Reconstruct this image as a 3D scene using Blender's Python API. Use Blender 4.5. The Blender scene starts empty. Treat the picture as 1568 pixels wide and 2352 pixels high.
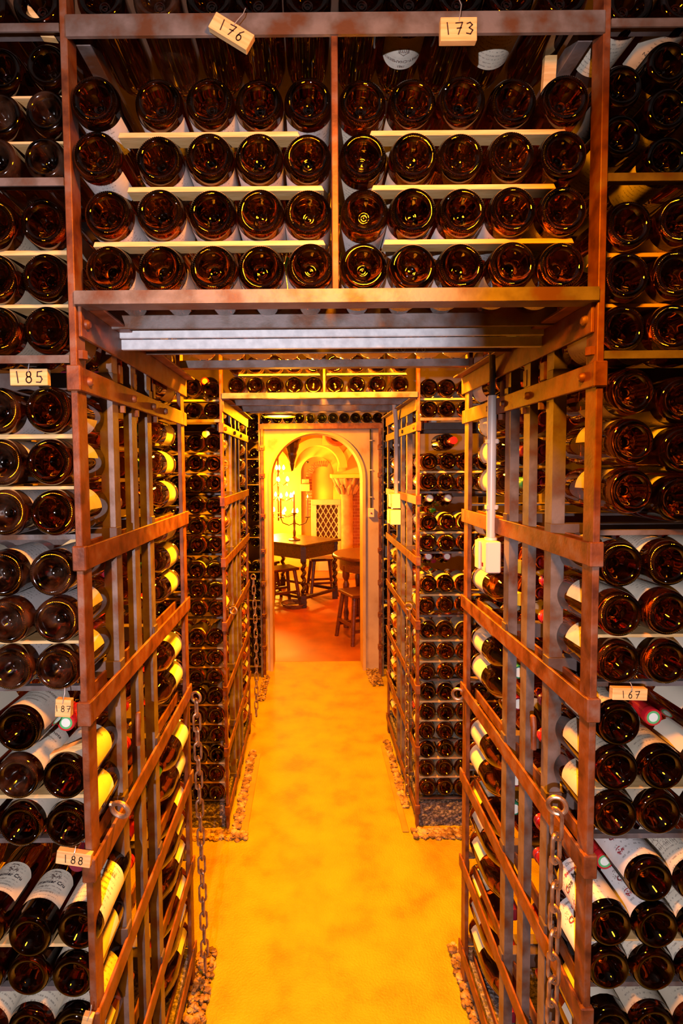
import bpy, bmesh, math, random
from mathutils import Vector, Matrix
from math import sin, cos, pi, radians, sqrt
random.seed(7)
SC = bpy.context.scene
COL = SC.collection
# ------------------------------------------------------------------ camera
CAMZ = 1.68
cam_d = bpy.data.cameras.new('camera'); cam = bpy.data.objects.new('camera', cam_d); COL.objects.link(cam)
cam.location = (0, 0, CAMZ)
cam.rotation_euler = (radians(90 - 3.1), radians(0.45), 0)
cam_d.sensor_fit = 'VERTICAL'; cam_d.sensor_height = 36.0; cam_d.sensor_width = 24.0
cam_d.lens = 1250.0 / 2352 * 36.0
cam_d.shift_x = (784 - 711.0) / 2352
cam_d.shift_y = -(1176 - 1142.7) / 2352
cam_d.clip_start = 0.02
SC.camera = cam
# ------------------------------------------------------------------ world, exposure
w = bpy.data.worlds.new('world'); SC.world = w; w.use_nodes = True
w.node_tree.nodes['Background'].inputs[0].default_value = (0.0015, 0.001, 0.001, 1)
SC.view_settings.view_transform = 'Standard'; SC.view_settings.look = 'None'
SC.view_settings.exposure = 0.0; SC.view_settings.gamma = 1.0; SC.view_settings.use_curve_mapping = False
SC.cycles.use_denoising = True
SC.cycles.max_bounces = 7; SC.cycles.diffuse_bounces = 3; SC.cycles.glossy_bounces = 4; SC.cycles.transmission_bounces = 5
SC.cycles.caustics_reflective = False; SC.cycles.caustics_refractive = False
SC.cycles.sample_clamp_indirect = 4.0
# ------------------------------------------------------------------ lights
AMBER = (1.0, 0.30, 0.002)
def lamp(name, typ, loc, power, color, size=0.03):
    d = bpy.data.lights.new(name, typ); d.energy = power; d.color = color
    if typ in ('POINT', 'SPOT'): d.shadow_soft_size = size
    o = bpy.data.objects.new(name, d); COL.objects.link(o); o.location = loc; return o
FLASH = (-0.25, -0.70, 1.62)
fl = lamp('flash', 'SPOT', FLASH, 155, (1.0, 0.92, 0.95), 0.010)
fl.data.spot_size = radians(140); fl.data.spot_blend = 0.5; fl.rotation_euler = (radians(90), 0, radians(-8))
LAMPS = [(0.10, 0.42, 2.30, 36), (0.05, 2.05, 2.36, 180), (-0.215, 3.95, 2.050, 70)]
AF, AB = 0.928, 1.70          # near rack: front and back planes
BF, BB = 2.45, 3.40           # middle rack
CF = 4.30                     # rack around the doorway
XL, XR = -0.389, 0.483        # faces of the passage
R0 = 0.0405                   # bottle radius

# ------------------------------------------------------------------ materials
MATS = {}
def mat(name, col, rough=0.5, metal=0.0, coat=0.0, coatr=0.03, spec=0.5):
    if name in MATS: return MATS[name]
    m = bpy.data.materials.new(name); m.use_nodes = True
    b = m.node_tree.nodes['Principled BSDF']
    b.inputs['Base Color'].default_value = (*col, 1); b.inputs['Roughness'].default_value = rough
    b.inputs['Metallic'].default_value = metal; b.inputs['Coat Weight'].default_value = coat
    b.inputs['Coat Roughness'].default_value = coatr; b.inputs['Specular IOR Level'].default_value = spec
    MATS[name] = m; return m
def noisy(name, cols, scale=20, rough=(0.5, 0.7), metal=0.0, bump=0.2, detail=6, stretch=(1, 1, 1), spread=(0.35, 0.65), coord='Object', bscale=None, dist=0.002):
    """principled with a noise ramp through cols and a noise bump"""
    if name in MATS: return MATS[name]
    m = mat(name, cols[0], rough[0], metal); nt = m.node_tree; N = nt.nodes; Lk = nt.links
    b = N['Principled BSDF']
    tc = N.new('ShaderNodeTexCoord'); mp = N.new('ShaderNodeMapping'); mp.inputs['Scale'].default_value = stretch
    Lk.new(tc.outputs[coord], mp.inputs[0])
    n = N.new('ShaderNodeTexNoise'); n.inputs['Scale'].default_value = scale; n.inputs['Detail'].default_value = detail
    Lk.new(mp.outputs[0], n.inputs['Vector'])
    cr = N.new('ShaderNodeValToRGB'); e = cr.color_ramp.elements
    k = len(cols)
    for i, c in enumerate(cols):
        pos = spread[0] + (spread[1] - spread[0]) * i / max(1, k - 1)
        el = e[i] if i < 2 else e.new(pos)
        el.position = pos; el.color = (*c, 1)
    Lk.new(n.outputs['Fac'], cr.inputs[0]); Lk.new(cr.outputs[0], b.inputs['Base Color'])
    mr = N.new('ShaderNodeMapRange'); mr.inputs[3].default_value = rough[0]; mr.inputs[4].default_value = rough[1]
    Lk.new(n.outputs['Fac'], mr.inputs[0]); Lk.new(mr.outputs[0], b.inputs['Roughness'])
    if bump:
        n2 = N.new('ShaderNodeTexNoise'); n2.inputs['Scale'].default_value = bscale or scale * 6; n2.inputs['Detail'].default_value = 4
        Lk.new(mp.outputs[0], n2.inputs['Vector'])
        bp = N.new('ShaderNodeBump'); bp.inputs['Strength'].default_value = bump; bp.inputs['Distance'].default_value = dist
        Lk.new(n2.outputs['Fac'], bp.inputs['Height']); Lk.new(bp.outputs[0], b.inputs['Normal'])
    return m
def glassm(name, col, rough, dust, trans=0.0):
    """wine-filled bottle glass: dark body colour, glossy skin, patches of cellar dust"""
    m = mat(name, col, rough, 0, 0.6, 0.02, 0.5); m.node_tree.nodes['Principled BSDF'].inputs['IOR'].default_value = 1.5; nt = m.node_tree; N = nt.nodes; Lk = nt.links; b = N['Principled BSDF']
    tc = N.new('ShaderNodeTexCoord'); oi = N.new('ShaderNodeObjectInfo')
    ad = N.new('ShaderNodeVectorMath'); ad.operation = 'ADD'
    Lk.new(tc.outputs['Object'], ad.inputs[0]); Lk.new(oi.outputs['Location'], ad.inputs[1])
    n = N.new('ShaderNodeTexNoise'); n.inputs['Scale'].default_value = 28; n.inputs['Detail'].default_value = 5; Lk.new(ad.outputs[0], n.inputs['Vector'])
    mr = N.new('ShaderNodeMapRange'); mr.inputs[1].default_value = 0.45; mr.inputs[2].default_value = 0.75; mr.inputs[3].default_value = 0; mr.inputs[4].default_value = dust
    Lk.new(n.outputs['Fac'], mr.inputs[0])
    mx = N.new('ShaderNodeMix'); mx.data_type = 'RGBA'; mx.inputs[6].default_value = (*col, 1); mx.inputs[7].default_value = (0.17, 0.125, 0.11, 1)
    Lk.new(mr.outputs[0], mx.inputs[0]); Lk.new(mx.outputs[2], b.inputs['Base Color'])
    tw = N.new('ShaderNodeMapRange'); tw.inputs[3].default_value = trans; tw.inputs[4].default_value = 0.0; Lk.new(mr.outputs[0], tw.inputs[0]); Lk.new(tw.outputs[0], b.inputs['Transmission Weight'])
    cw = N.new('ShaderNodeMapRange'); cw.inputs[3].default_value = 0.5; cw.inputs[4].default_value = 0.3; Lk.new(mr.outputs[0], cw.inputs[0]); Lk.new(cw.outputs[0], b.inputs['Coat Weight'])
    return m
def paper(name, col, ink=(0.10, 0.08, 0.08), rows=9.0, dens=0.5, faint=0.55):
    """bottle label paper with small unreadable printed lines (uv: around, along)"""
    m = mat(name, col, 0.62); nt = m.node_tree; N = nt.nodes; Lk = nt.links; b = N['Principled BSDF']
    uv = N.new('ShaderNodeUVMap'); sp = N.new('ShaderNodeSeparateXYZ'); Lk.new(uv.outputs[0], sp.inputs[0])
    ml = N.new('ShaderNodeMath'); ml.operation = 'MULTIPLY'; ml.inputs[1].default_value = rows; Lk.new(sp.outputs[1], ml.inputs[0])
    fr = N.new('ShaderNodeMath'); fr.operation = 'FRACT'; Lk.new(ml.outputs[0], fr.inputs[0])
    band = N.new('ShaderNodeMath'); band.operation = 'LESS_THAN'; band.inputs[1].default_value = 0.3; Lk.new(fr.outputs[0], band.inputs[0])
    oi = N.new('ShaderNodeObjectInfo')
    ad = N.new('ShaderNodeVectorMath'); ad.operation = 'ADD'; Lk.new(uv.outputs[0], ad.inputs[0]); Lk.new(oi.outputs['Location'], ad.inputs[1])
    mp = N.new('ShaderNodeMapping'); mp.inputs['Scale'].default_value = (60, rows * 1.0, 1); Lk.new(ad.outputs[0], mp.inputs[0])
    n = N.new('ShaderNodeTexNoise'); n.inputs['Scale'].default_value = 1.0; n.inputs['Detail'].default_value = 2; Lk.new(mp.outputs[0], n.inputs['Vector'])
    th = N.new('ShaderNodeMath'); th.operation = 'GREATER_THAN'; th.inputs[1].default_value = 1 - dens; Lk.new(n.outputs['Fac'], th.inputs[0])
    # blank margins: |u-.5| < .36 and a second low-frequency mask so that some lines stay empty
    au = N.new('ShaderNodeMath'); au.operation = 'SUBTRACT'; au.inputs[1].default_value = 0.5; Lk.new(sp.outputs[0], au.inputs[0])
    ab = N.new('ShaderNodeMath'); ab.operation = 'ABSOLUTE'; Lk.new(au.outputs[0], ab.inputs[0])
    lt = N.new('ShaderNodeMath'); lt.operation = 'LESS_THAN'; lt.inputs[1].default_value = 0.3; Lk.new(ab.outputs[0], lt.inputs[0])
    m1 = N.new('ShaderNodeMath'); m1.operation = 'MULTIPLY'; Lk.new(band.outputs[0], m1.inputs[0]); Lk.new(th.outputs[0], m1.inputs[1])
    m2 = N.new('ShaderNodeMath'); m2.operation = 'MULTIPLY'; Lk.new(m1.outputs[0], m2.inputs[0]); Lk.new(lt.outputs[0], m2.inputs[1])
    m3 = N.new('ShaderNodeMath'); m3.operation = 'MULTIPLY'; m3.inputs[1].default_value = faint; Lk.new(m2.outputs[0], m3.inputs[0])
    st = N.new('ShaderNodeTexNoise'); st.inputs['Scale'].default_value = 3; st.inputs['Detail'].default_value = 5; Lk.new(ad.outputs[0], st.inputs['Vector'])
    cr = N.new('ShaderNodeValToRGB'); cr.color_ramp.elements[0].position = .3; cr.color_ramp.elements[0].color = (*[c * 0.82 for c in col], 1)
    cr.color_ramp.elements[1].position = .6; cr.color_ramp.elements[1].color = (*col, 1); Lk.new(st.outputs['Fac'], cr.inputs[0])
    mx = N.new('ShaderNodeMix'); mx.data_type = 'RGBA'; mx.inputs[7].default_value = (*ink, 1)
    Lk.new(m3.outputs[0], mx.inputs[0]); Lk.new(cr.outputs[0], mx.inputs[6]); Lk.new(mx.outputs[2], b.inputs['Base Color'])
    return m
def emit(name, col, s):
    if name in MATS: return MATS[name]
    m = bpy.data.materials.new(name); m.use_nodes = True; nt = m.node_tree
    nt.nodes.remove(nt.nodes['Principled BSDF']); e = nt.nodes.new('ShaderNodeEmission')
    e.inputs[0].default_value = (*col, 1); e.inputs[1].default_value = s
    nt.links.new(e.outputs[0], nt.nodes['Material Output'].inputs[0]); MATS[name] = m; return m

RUST = noisy('rusty iron', [(0.070, 0.016, 0.005), (0.17, 0.045, 0.012), (0.19, 0.10, 0.075)], 26, (0.42, 0.62), 0.25, 0.35, spread=(0.32, 0.72), bscale=160, dist=0.0012)
STEEL = noisy('grey iron', [(0.11, 0.042, 0.02), (0.12, 0.088, 0.080), (0.17, 0.135, 0.135)], 18, (0.38, 0.6), 0.3, 0.35, spread=(0.36, 0.60), bscale=140, dist=0.001)
IRON2 = noisy('brown iron', [(0.06, 0.03, 0.022), (0.10, 0.07, 0.065)], 14, (0.45, 0.65), 0.2, 0.3)
GALV = noisy('galvanised steel', [(0.48, 0.49, 0.54), (0.62, 0.63, 0.68)], 60, (0.4, 0.5), 0.15, 0.05)
PINE = noisy('pine lath', [(0.50, 0.28, 0.10), (0.66, 0.42, 0.19)], 12, (0.55, 0.7), 0, 0.15, stretch=(1, 5, 14))
CHROME = noisy('worn zinc', [(0.22, 0.11, 0.06), (0.42, 0.30, 0.22)], 40, (0.3, 0.45), 0.7, 0.2)
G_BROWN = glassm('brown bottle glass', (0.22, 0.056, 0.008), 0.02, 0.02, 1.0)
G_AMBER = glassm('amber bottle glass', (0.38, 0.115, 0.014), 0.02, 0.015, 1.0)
G_DARK = glassm('black brown bottle glass', (0.075, 0.020, 0.006), 0.02, 0.02, 1.0)
G_DUSTY = glassm('dusty bottle glass', (0.13, 0.045, 0.018), 0.10, 0.30, 1.0)
G_OLIVE = glassm('olive bottle glass', (0.10, 0.06, 0.010), 0.05, 0.05, 1.0)
P_WHITE = paper('white label paper', (0.74, 0.70, 0.70), rows=8, dens=0.46)
P_CREAM = paper('cream label paper', (0.70, 0.62, 0.50), rows=10, dens=0.5)
P_TAN = paper('aged tan label paper', (0.50, 0.43, 0.33), rows=11, dens=0.5)
P_PLAIN = paper('plain cream label paper', (0.72, 0.66, 0.57), rows=13, dens=0.40, faint=0.35)
INK = mat('label ink', (0.05, 0.045, 0.05), 0.6)
INKRED = mat('red label ink', (0.35, 0.02, 0.03), 0.6)
INKBR = mat('brown label ink', (0.14, 0.09, 0.08), 0.6)
C_RED = mat('red capsule foil', (0.55, 0.012, 0.02), 0.3, 0.2, 0.4)
C_WINE = mat('wine red capsule foil', (0.22, 0.01, 0.03), 0.3, 0.2, 0.4)
C_GREEN = mat('green capsule foil', (0.02, 0.22, 0.12), 0.35, 0.2, 0.3)
C_WHITE = mat('white capsule foil', (0.66, 0.60, 0.55), 0.4)
C_YEL = mat('yellow capsule foil', (0.75, 0.45, 0.02), 0.35, 0.1, 0.3)
C_BLACK = mat('black capsule foil', (0.02, 0.018, 0.018), 0.35, 0.1, 0.3)
C_CORK = mat('cork pink wax', (0.45, 0.25, 0.20), 0.5)
SEAL = mat('green seal ring', (0.10, 0.40, 0.14), 0.5)
SEALW = mat('white seal disc', (0.75, 0.75, 0.70), 0.5)
MARKER = mat('dark marker ink', (0.03, 0.012, 0.008), 0.6)
WIRE = mat('hanging wire', (0.5, 0.48, 0.5), 0.35, 0.6)

# ------------------------------------------------------------------ mesh helpers
class MB:
    def __init__(s): s.v = []; s.f = []; s.m = []
    def add(s, vs, fs, mi=0):
        o = len(s.v); s.v += [tuple(v) for v in vs]; s.f += [tuple(i + o for i in f) for f in fs]; s.m += [mi] * len(fs); return s
    def box(s, x0, x1, y0, y1, z0, z1, mi=0):
        x0, x1 = sorted((x0, x1)); y0, y1 = sorted((y0, y1)); z0, z1 = sorted((z0, z1))
        v = [(x, y, z) for x in (x0, x1) for y in (y0, y1) for z in (z0, z1)]
        return s.add(v, [(0, 1, 3, 2), (4, 6, 7, 5), (0, 4, 5, 1), (2, 3, 7, 6), (0, 2, 6, 4), (1, 5, 7, 3)], mi)
    def obox(s, c, ax, ay, az, hx, hy, hz, mi=0):
        c = Vector(c); ax, ay, az = Vector(ax).normalized(), Vector(ay).normalized(), Vector(az).normalized()
        v = [c + ax * hx * i + ay * hy * j + az * hz * k for i in (-1, 1) for j in (-1, 1) for k in (-1, 1)]
        return s.add(v, [(0, 1, 3, 2), (4, 6, 7, 5), (0, 4, 5, 1), (2, 3, 7, 6), (0, 2, 6, 4), (1, 5, 7, 3)], mi)
    def bar(s, a, b, wd, ht, mi=0, up=(0, 0, 1)):
        a, b = Vector(a), Vector(b); d = (b - a); L = d.length; d.normalize(); u = Vector(up)
        if abs(d.dot(u)) > 0.95: u = Vector((0, 1, 0))
        x = d.cross(u).normalized(); z = x.cross(d)
        return s.obox((a + b) / 2, x, d, z, wd / 2, L / 2, ht / 2, mi)
    def tube(s, pts, r, n=10, mi=0, closed=False, caps=True):
        pts = [Vector(p) for p in pts]; k = len(pts); rs = r if isinstance(r, (list, tuple)) else [r] * k
        rings = []; pu = None
        for i, p in enumerate(pts):
            if closed: d = (pts[(i + 1) % k] - pts[i - 1]).normalized()
            else: d = (pts[min(i + 1, k - 1)] - pts[max(i - 1, 0)]).normalized()
            if pu is None:
                u = Vector((0, 0, 1)) if abs(d.z) < .9 else Vector((1, 0, 0)); u = (u - d * u.dot(d)).normalized()
            else: u = (pu - d * pu.dot(d)).normalized()
            pu = u; v_ = d.cross(u)
            rings.append([p + (u * cos(2 * pi * j / n) + v_ * sin(2 * pi * j / n)) * rs[i] for j in range(n)])
        vs = [q for rg in rings for q in rg]; fs = []
        for i in range(k if closed else k - 1):
            for j in range(n):
                a = i * n + j; b_ = i * n + (j + 1) % n; c = ((i + 1) % k) * n + (j + 1) % n; d_ = ((i + 1) % k) * n + j
                fs.append((a, b_, c, d_))
        if caps and not closed: fs += [tuple(range(n))[::-1], tuple((k - 1) * n + j for j in range(n))]
        return s.add(vs, fs, mi)
    def lathe(s, prof, n=24, c=(0, 0, 0), axis='z', mi=0, fn=None):
        """prof: list of (r, h); closed to the axis where r is 0"""
        vs = []; fs = []; idx = []
        for k, (r, h) in enumerate(prof):
            if r < 1e-6:
                idx.append([len(vs)] * n); vs.append((0, 0, h))
            else:
                row = []
                for j in range(n):
                    a = 2 * pi * j / n; rr, hh = (r, h) if fn is None else fn(k, r, h, j)
                    row.append(len(vs)); vs.append((rr * cos(a), rr * sin(a), hh))
                idx.append(row)
        for k in range(len(prof) - 1):
            for j in range(n):
                a, b_, c_, d_ = idx[k][j], idx[k][(j + 1) % n], idx[k + 1][(j + 1) % n], idx[k + 1][j]
                q = []
                for t in (a, b_, c_, d_):
                    if t not in q: q.append(t)
                if len(q) > 2: fs.append(tuple(q))
        if axis == 'y': vs = [(x, z, y) for x, y, z in vs]; fs = [f[::-1] for f in fs]
        if axis == 'x': vs = [(z, x, y) for x, y, z in vs]
        return s.add([(x + c[0], y + c[1], z + c[2]) for x, y, z in vs], fs, mi)
    def prism(s, poly, y0, y1, mi=0):
        """polygon in (x, z) extruded along y"""
        n = len(poly); v = [(x, y0, z) for x, z in poly] + [(x, y1, z) for x, z in poly]
        return s.add(v, [tuple(range(n)), tuple(range(2 * n - 1, n - 1, -1))] + [(i, i + n, (i + 1) % n + n, (i + 1) % n) for i in range(n)], mi)
    def mesh(s, name, mats, smooth=False, off=(0, 0, 0), bevel=0, ang=35):
        me = bpy.data.meshes.new(name)
        me.from_pydata([(x - off[0], y - off[1], z - off[2]) for x, y, z in s.v], [], s.f)
        for m in (mats if isinstance(mats, (list, tuple)) else [mats]): me.materials.append(m)
        for p, mi in zip(me.polygons, s.m): p.material_index = mi
        bm = bmesh.new(); bm.from_mesh(me); bmesh.ops.recalc_face_normals(bm, faces=bm.faces)
        if bevel: bmesh.ops.bevel(bm, geom=[e for e in bm.edges], offset=bevel, segments=1, affect='EDGES')
        bm.to_mesh(me); bm.free()
        if smooth:
            me.polygons.foreach_set('use_smooth', [True] * len(me.polygons))
            me.set_sharp_from_angle(angle=radians(ang))
        me.update(); return me
    def build(s, name, mats, parent=None, smooth=False, bevel=0, off=None, ang=35):
        o = off if off is not None else (tuple(parent_loc(parent)) if parent else (0, 0, 0))
        me = s.mesh(name, mats, smooth, o, bevel, ang)
        return link(name, me, parent, off if (off is not None and parent is None) else None)
def parent_loc(p):
    l = Vector((0, 0, 0))
    while p is not None: l = l + p.location; p = p.parent
    return l
def link(name, data, parent=None, loc=None):
    ob = bpy.data.objects.new(name, data); COL.objects.link(ob)
    if parent is not None: ob.parent = parent
    if loc is not None: ob.location = loc
    return ob
def tag(o, label=None, cat=None, group=None, kind=None):
    if label: o['label'] = label
    if cat: o['category'] = cat
    if group: o['group'] = group
    if kind: o['kind'] = kind
    return o
def thing(name, label, cat, loc=(0, 0, 0), group=None):
    return tag(link(name, None, None, loc), label, cat, group)
def B(x0, x1, y0, y1, z0, z1): return MB().box(x0, x1, y0, y1, z0, z1)

# ------------------------------------------------------------------ the room shell
CONC = noisy('worn concrete floor', [(0.26, 0.155, 0.004), (0.34, 0.235, 0.006), (0.38, 0.280, 0.008)], 6.5, (0.42, 0.66), 0, 0.9, detail=14, spread=(0.30, 0.66), bscale=130, dist=0.004)
FARFL = noisy('polished red brown floor', [(0.22, 0.045, 0.005), (0.36, 0.095, 0.010)], 4, (0.38, 0.6), 0, 0.15, detail=9, bscale=40, dist=0.002)
DARKW = noisy('dark cellar plaster', [(0.055, 0.04, 0.034), (0.10, 0.075, 0.06)], 5, (0.8, 0.9), 0, 0.4)
PLAST = noisy('stained white plaster', [(0.30, 0.18, 0.11), (0.45, 0.32, 0.26), (0.50, 0.37, 0.31)], 5, (0.7, 0.85), 0, 0.3, detail=8, spread=(0.28, 0.55), bscale=60)
VAULT = noisy('yellow lime plaster', [(0.66, 0.44, 0.09), (0.76, 0.54, 0.13)], 3, (0.75, 0.85), 0, 0.25)
def struct(name, mb, m, **k):
    o = mb.build(name, m, **k); o['kind'] = 'structure'; return o
fb = MB(); nx, ny = 24, 60
for j in range(ny + 1):
    for i in range(nx + 1):
        fb.v.append((-1.9 + 3.9 * i / nx, -1.6 + 6.25 * j / ny, 0.0))
for j in range(ny):
    for i in range(nx):
        a = j * (nx + 1) + i; fb.f.append((a, a + 1, a + nx + 2, a + nx + 1)); fb.m.append(0)
struct('floor', fb, CONC)
struct('floor_far_room', B(-2.4, 2.9, 4.65, 9.6, -0.05, 0.001), FARFL)
struct('ceiling', B(-1.95, 2.05, -1.6, 4.65, 2.78, 2.86), DARKW)
struct('wall_left', B(-1.95, -1.87, -1.6, 4.65, 0, 2.8), DARKW)
struct('wall_right', B(1.95, 2.03, -1.6, 4.65, 0, 2.8), DARKW)
struct('wall_back', B(-1.95, 2.03, -1.68, -1.6, 0, 2.8), DARKW)
# end wall with the arched doorway: a slab behind, and the pier that carries the arch in front of it
AX, AR, ASP = 0.057, 0.394, 1.590       # arch centre, radius, springing height
def arch_wall(name, x0, x1, ztop, y0, y1, m):
    pts = [(AX + AR * cos(t), ASP + AR * sin(t)) for t in [pi * i / 28 for i in range(29)]]   # right to left
    poly = [(x1, 0), (x1, ztop), (x0, ztop), (x0, 0), (AX - AR, 0)] + pts[::-1] + [(AX + AR, 0)]
    mb = MB(); n = len(poly)
    # front/back faces as strips: jambs and a fan above the arch
    def face(y):
        i0 = len(mb.v); vs = []; fs = []
        L = [(AX - AR, 0)] + pts[::-1] + [(AX + AR, 0)]
        O = []
        for (px, pz) in L:
            if pz <= ASP + 1e-6: O.append((x0 if px < AX else x1, pz))
            else:
                t = math.atan2(pz - ASP, px - AX); dx, dz = cos(t), sin(t)
                k = min([(q) for q in (((x1 - AX) / dx if dx > 1e-6 else 9), ((x0 - AX) / dx if dx < -1e-6 else 9), (ztop - ASP) / dz if dz > 1e-6 else 9)])
                O.append((AX + dx * k, ASP + dz * k))
        vs = [(x, y, z) for x, z in L] + [(x, y, z) for x, z in O]; k = len(L)
        fs = [(i, i + 1, k + i + 1, k + i) for i in range(k - 1)]
        # corner triangles
        c1 = len(vs); vs += [(x0, y, ztop), (x1, y, ztop)]
        for i in range(k - 1):
            a, b = O[i], O[i + 1]
            if abs(a[0] - x0) < 1e-6 and abs(b[1] - ztop) < 1e-6 and abs(b[0] - x0) > 1e-6: fs.append((k + i, k + i + 1, c1))
            if abs(a[1] - ztop) < 1e-6 and abs(b[0] - x1) < 1e-6 and abs(a[0] - x1) > 1e-6: fs.append((k + i, k + i + 1, c1 + 1))
        mb.add(vs, fs)
    face(y0); face(y1)
    L = [(AX - AR, 0)] + pts[::-1] + [(AX + AR, 0)]
    vs = [(x, y0, z) for x, z in L] + [(x, y1, z) for x, z in L]; k = len(L)
    mb.add(vs, [(i, i + k, i + k + 1, i + 1) for i in range(k - 1)])
    for (xa, za), (xb, zb) in (((x0, 0), (x0, ztop)), ((x0, ztop), (x1, ztop)), ((x1, ztop), (x1, 0))):
        mb.add([(xa, y0, za), (xb, y0, zb), (xb, y1, zb), (xa, y1, za)], [(0, 1, 2, 3)])
    return struct(name, mb, m, smooth=True)
arch_wall('wall_end', -1.9, 2.0, 2.8, 4.60, 4.68, PLAST)
arch_wall('wall_door_pier', -0.385, 0.575, 2.03, 4.44, 4.598, PLAST)
JAMB = noisy('painted door jamb', [(0.46, 0.28, 0.12), (0.58, 0.38, 0.18)], 6, (0.5, 0.7), 0, 0.1)
jm = MB(); rng = [(AX - AR, 0)] + [(AX + AR * cos(pi - pi * i / 28), ASP + AR * sin(pi * i / 28)) for i in range(29)] + [(AX + AR, 0)]
def inset(p, d):
    if p[1] <= ASP: return (p[0] + (d if p[0] < AX else -d), p[1])
    t = math.atan2(p[1] - ASP, p[0] - AX); return (AX + (AR - d) * cos(t), ASP + (AR - d) * sin(t))
sec = [(-0.002, 4.425), (0.022, 4.425), (0.022, 4.68), (-0.002, 4.68)]
vs = []; fs = []
for p in rng:
    for d, y in sec: q = inset(p, d); vs.append((q[0], y, q[1]))
for i in range(len(rng) - 1):
    for j in range(4): a, b = i * 4 + j, i * 4 + (j + 1) % 4; fs.append((a, b, b + 4, a + 4))
jm.add(vs, fs); struct('trim_1', jm, JAMB, smooth=True)

# ------------------------------------------------------------------ bottles: shared meshes
NS = 132
def bottle_mesh(name, R, L, knurl=True, shoulder=0.155, n=NS):
    k = R / 0.0405
    prof = [(0.0, 0.0255), (0.0022, 0.0258), (0.0042, 0.0266), (0.0065, 0.0262), (0.0085, 0.0248), (0.0095, 0.0252), (0.0115, 0.0232), (0.0150, 0.0195), (0.0185, 0.0150),
            (0.0215, 0.0100), (0.0240, 0.0058), (0.0262, 0.0026), (0.0285, 0.0009), (0.0302, 0.0002), (0.0322, 0.0), (0.0342, 0.0006), (0.0362, 0.0022),
            (0.0382, 0.0050), (0.0397, 0.0095), (0.0404, 0.0150), (0.0405, 0.022)]
    prof = [(r * k, h) for r, h in prof]
    sh = shoulder
    prof += [(R, 0.08), (R, sh), (R * 0.985, sh + 0.012), (R * 0.93, sh + 0.025), (R * 0.82, sh + 0.040), (R * 0.66, sh + 0.055), (R * 0.51, sh + 0.068), (R * 0.41, sh + 0.080), (0.0150, sh + 0.094),
             (0.0142, L - 0.030), (0.0140, L - 0.012), (0.0155, L - 0.011), (0.0155, L - 0.004), (0.0140, L - 0.003), (0.0, L - 0.003)]
    def fn(i, r, h, j):
        if knurl and i in (13, 14, 15, 16):
            return (r, h + (0.0007 if j % 2 else -0.0006))
        return (r, h)
    mb = MB(); mb.lathe(prof, n, axis='y', fn=fn)
    return mb.mesh(name, G_BROWN, True, ang=60)
MB_KN = bottle_mesh('bottle_knurled', R0, 0.298)
MB_SM = bottle_mesh('bottle_smooth', R0, 0.298, knurl=False, n=64)
MB_BX = bottle_mesh('bottle_slim', 0.0365, 0.300, knurl=True, shoulder=0.185)
MB_BS = bottle_mesh('bottle_slim_smooth', 0.0365, 0.300, knurl=False, shoulder=0.185, n=64)
KINDS = {'kn': (MB_KN, R0, .155), 'sm': (MB_SM, R0, .155), 'bx': (MB_BX, .0365, .185), 'bs': (MB_BS, .0365, .185)}
def label_mesh(name, R, y0, y1, span, arch=0.0, m=P_WHITE):
    r = R + 0.0005; na, ny_ = 26, 6; vs = []; uvs = []; fs = []
    for i in range(na + 1):
        u = i / na; a = (u - .5) * span
        top = y1 + arch * (1 - (2 * u - 1) ** 4) - arch
        for j in range(ny_ + 1):
            v = j / ny_; y = y0 + (top - y0) * v; vs.append((r * sin(a), y, r * cos(a))); uvs.append((u, v))
    for i in range(na):
        for j in range(ny_):
            a = i * (ny_ + 1) + j; fs.append((a, a + 1, a + ny_ + 2, a + ny_ + 1))
    me = bpy.data.meshes.new(name); me.from_pydata(vs, [], fs); me.materials.append(m)
    ul = me.uv_layers.new(name='UVMap')
    for lp in me.loops: ul.data[lp.index].uv = uvs[lp.vertex_index]
    me.polygons.foreach_set('use_smooth', [True] * len(fs)); me.update(); return me
LABELS = {}
def get_label(R, style):
    k = (R, style)
    if k not in LABELS:
        y0, y1, sp, ar = {'std': (.030, .118, 2.7, 0), 'low': (.020, .095, 2.9, 0), 'arch': (.042, .115, 2.0, .014), 'tall': (.018, .125, 3.0, .004)}[style]
        LABELS[k] = label_mesh('label_' + style, R, y0, y1, sp, ar)
    return LABELS[k]
def capsule_mesh():
    mb = MB(); mb.lathe([(0.0158, 0.238), (0.0156, 0.2855), (0.0172, 0.2865), (0.0172, 0.2985), (0.0165, 0.2995), (0.0128, 0.2998)], 28, axis='y', mi=0)
    mb.lathe([(0.0128, 0.2998), (0.0088, 0.2999)], 28, axis='y', mi=1)
    mb.lathe([(0.0088, 0.2999), (0.0, 0.3000)], 28, axis='y', mi=2)
    return mb.mesh('capsule', [C_RED, C_RED, C_RED], True, ang=50)
CAPS = capsule_mesh()
def set_mats(o, mats):
    for i, m in enumerate(mats): o.material_slots[i].link = 'OBJECT'; o.material_slots[i].material = m

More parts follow.
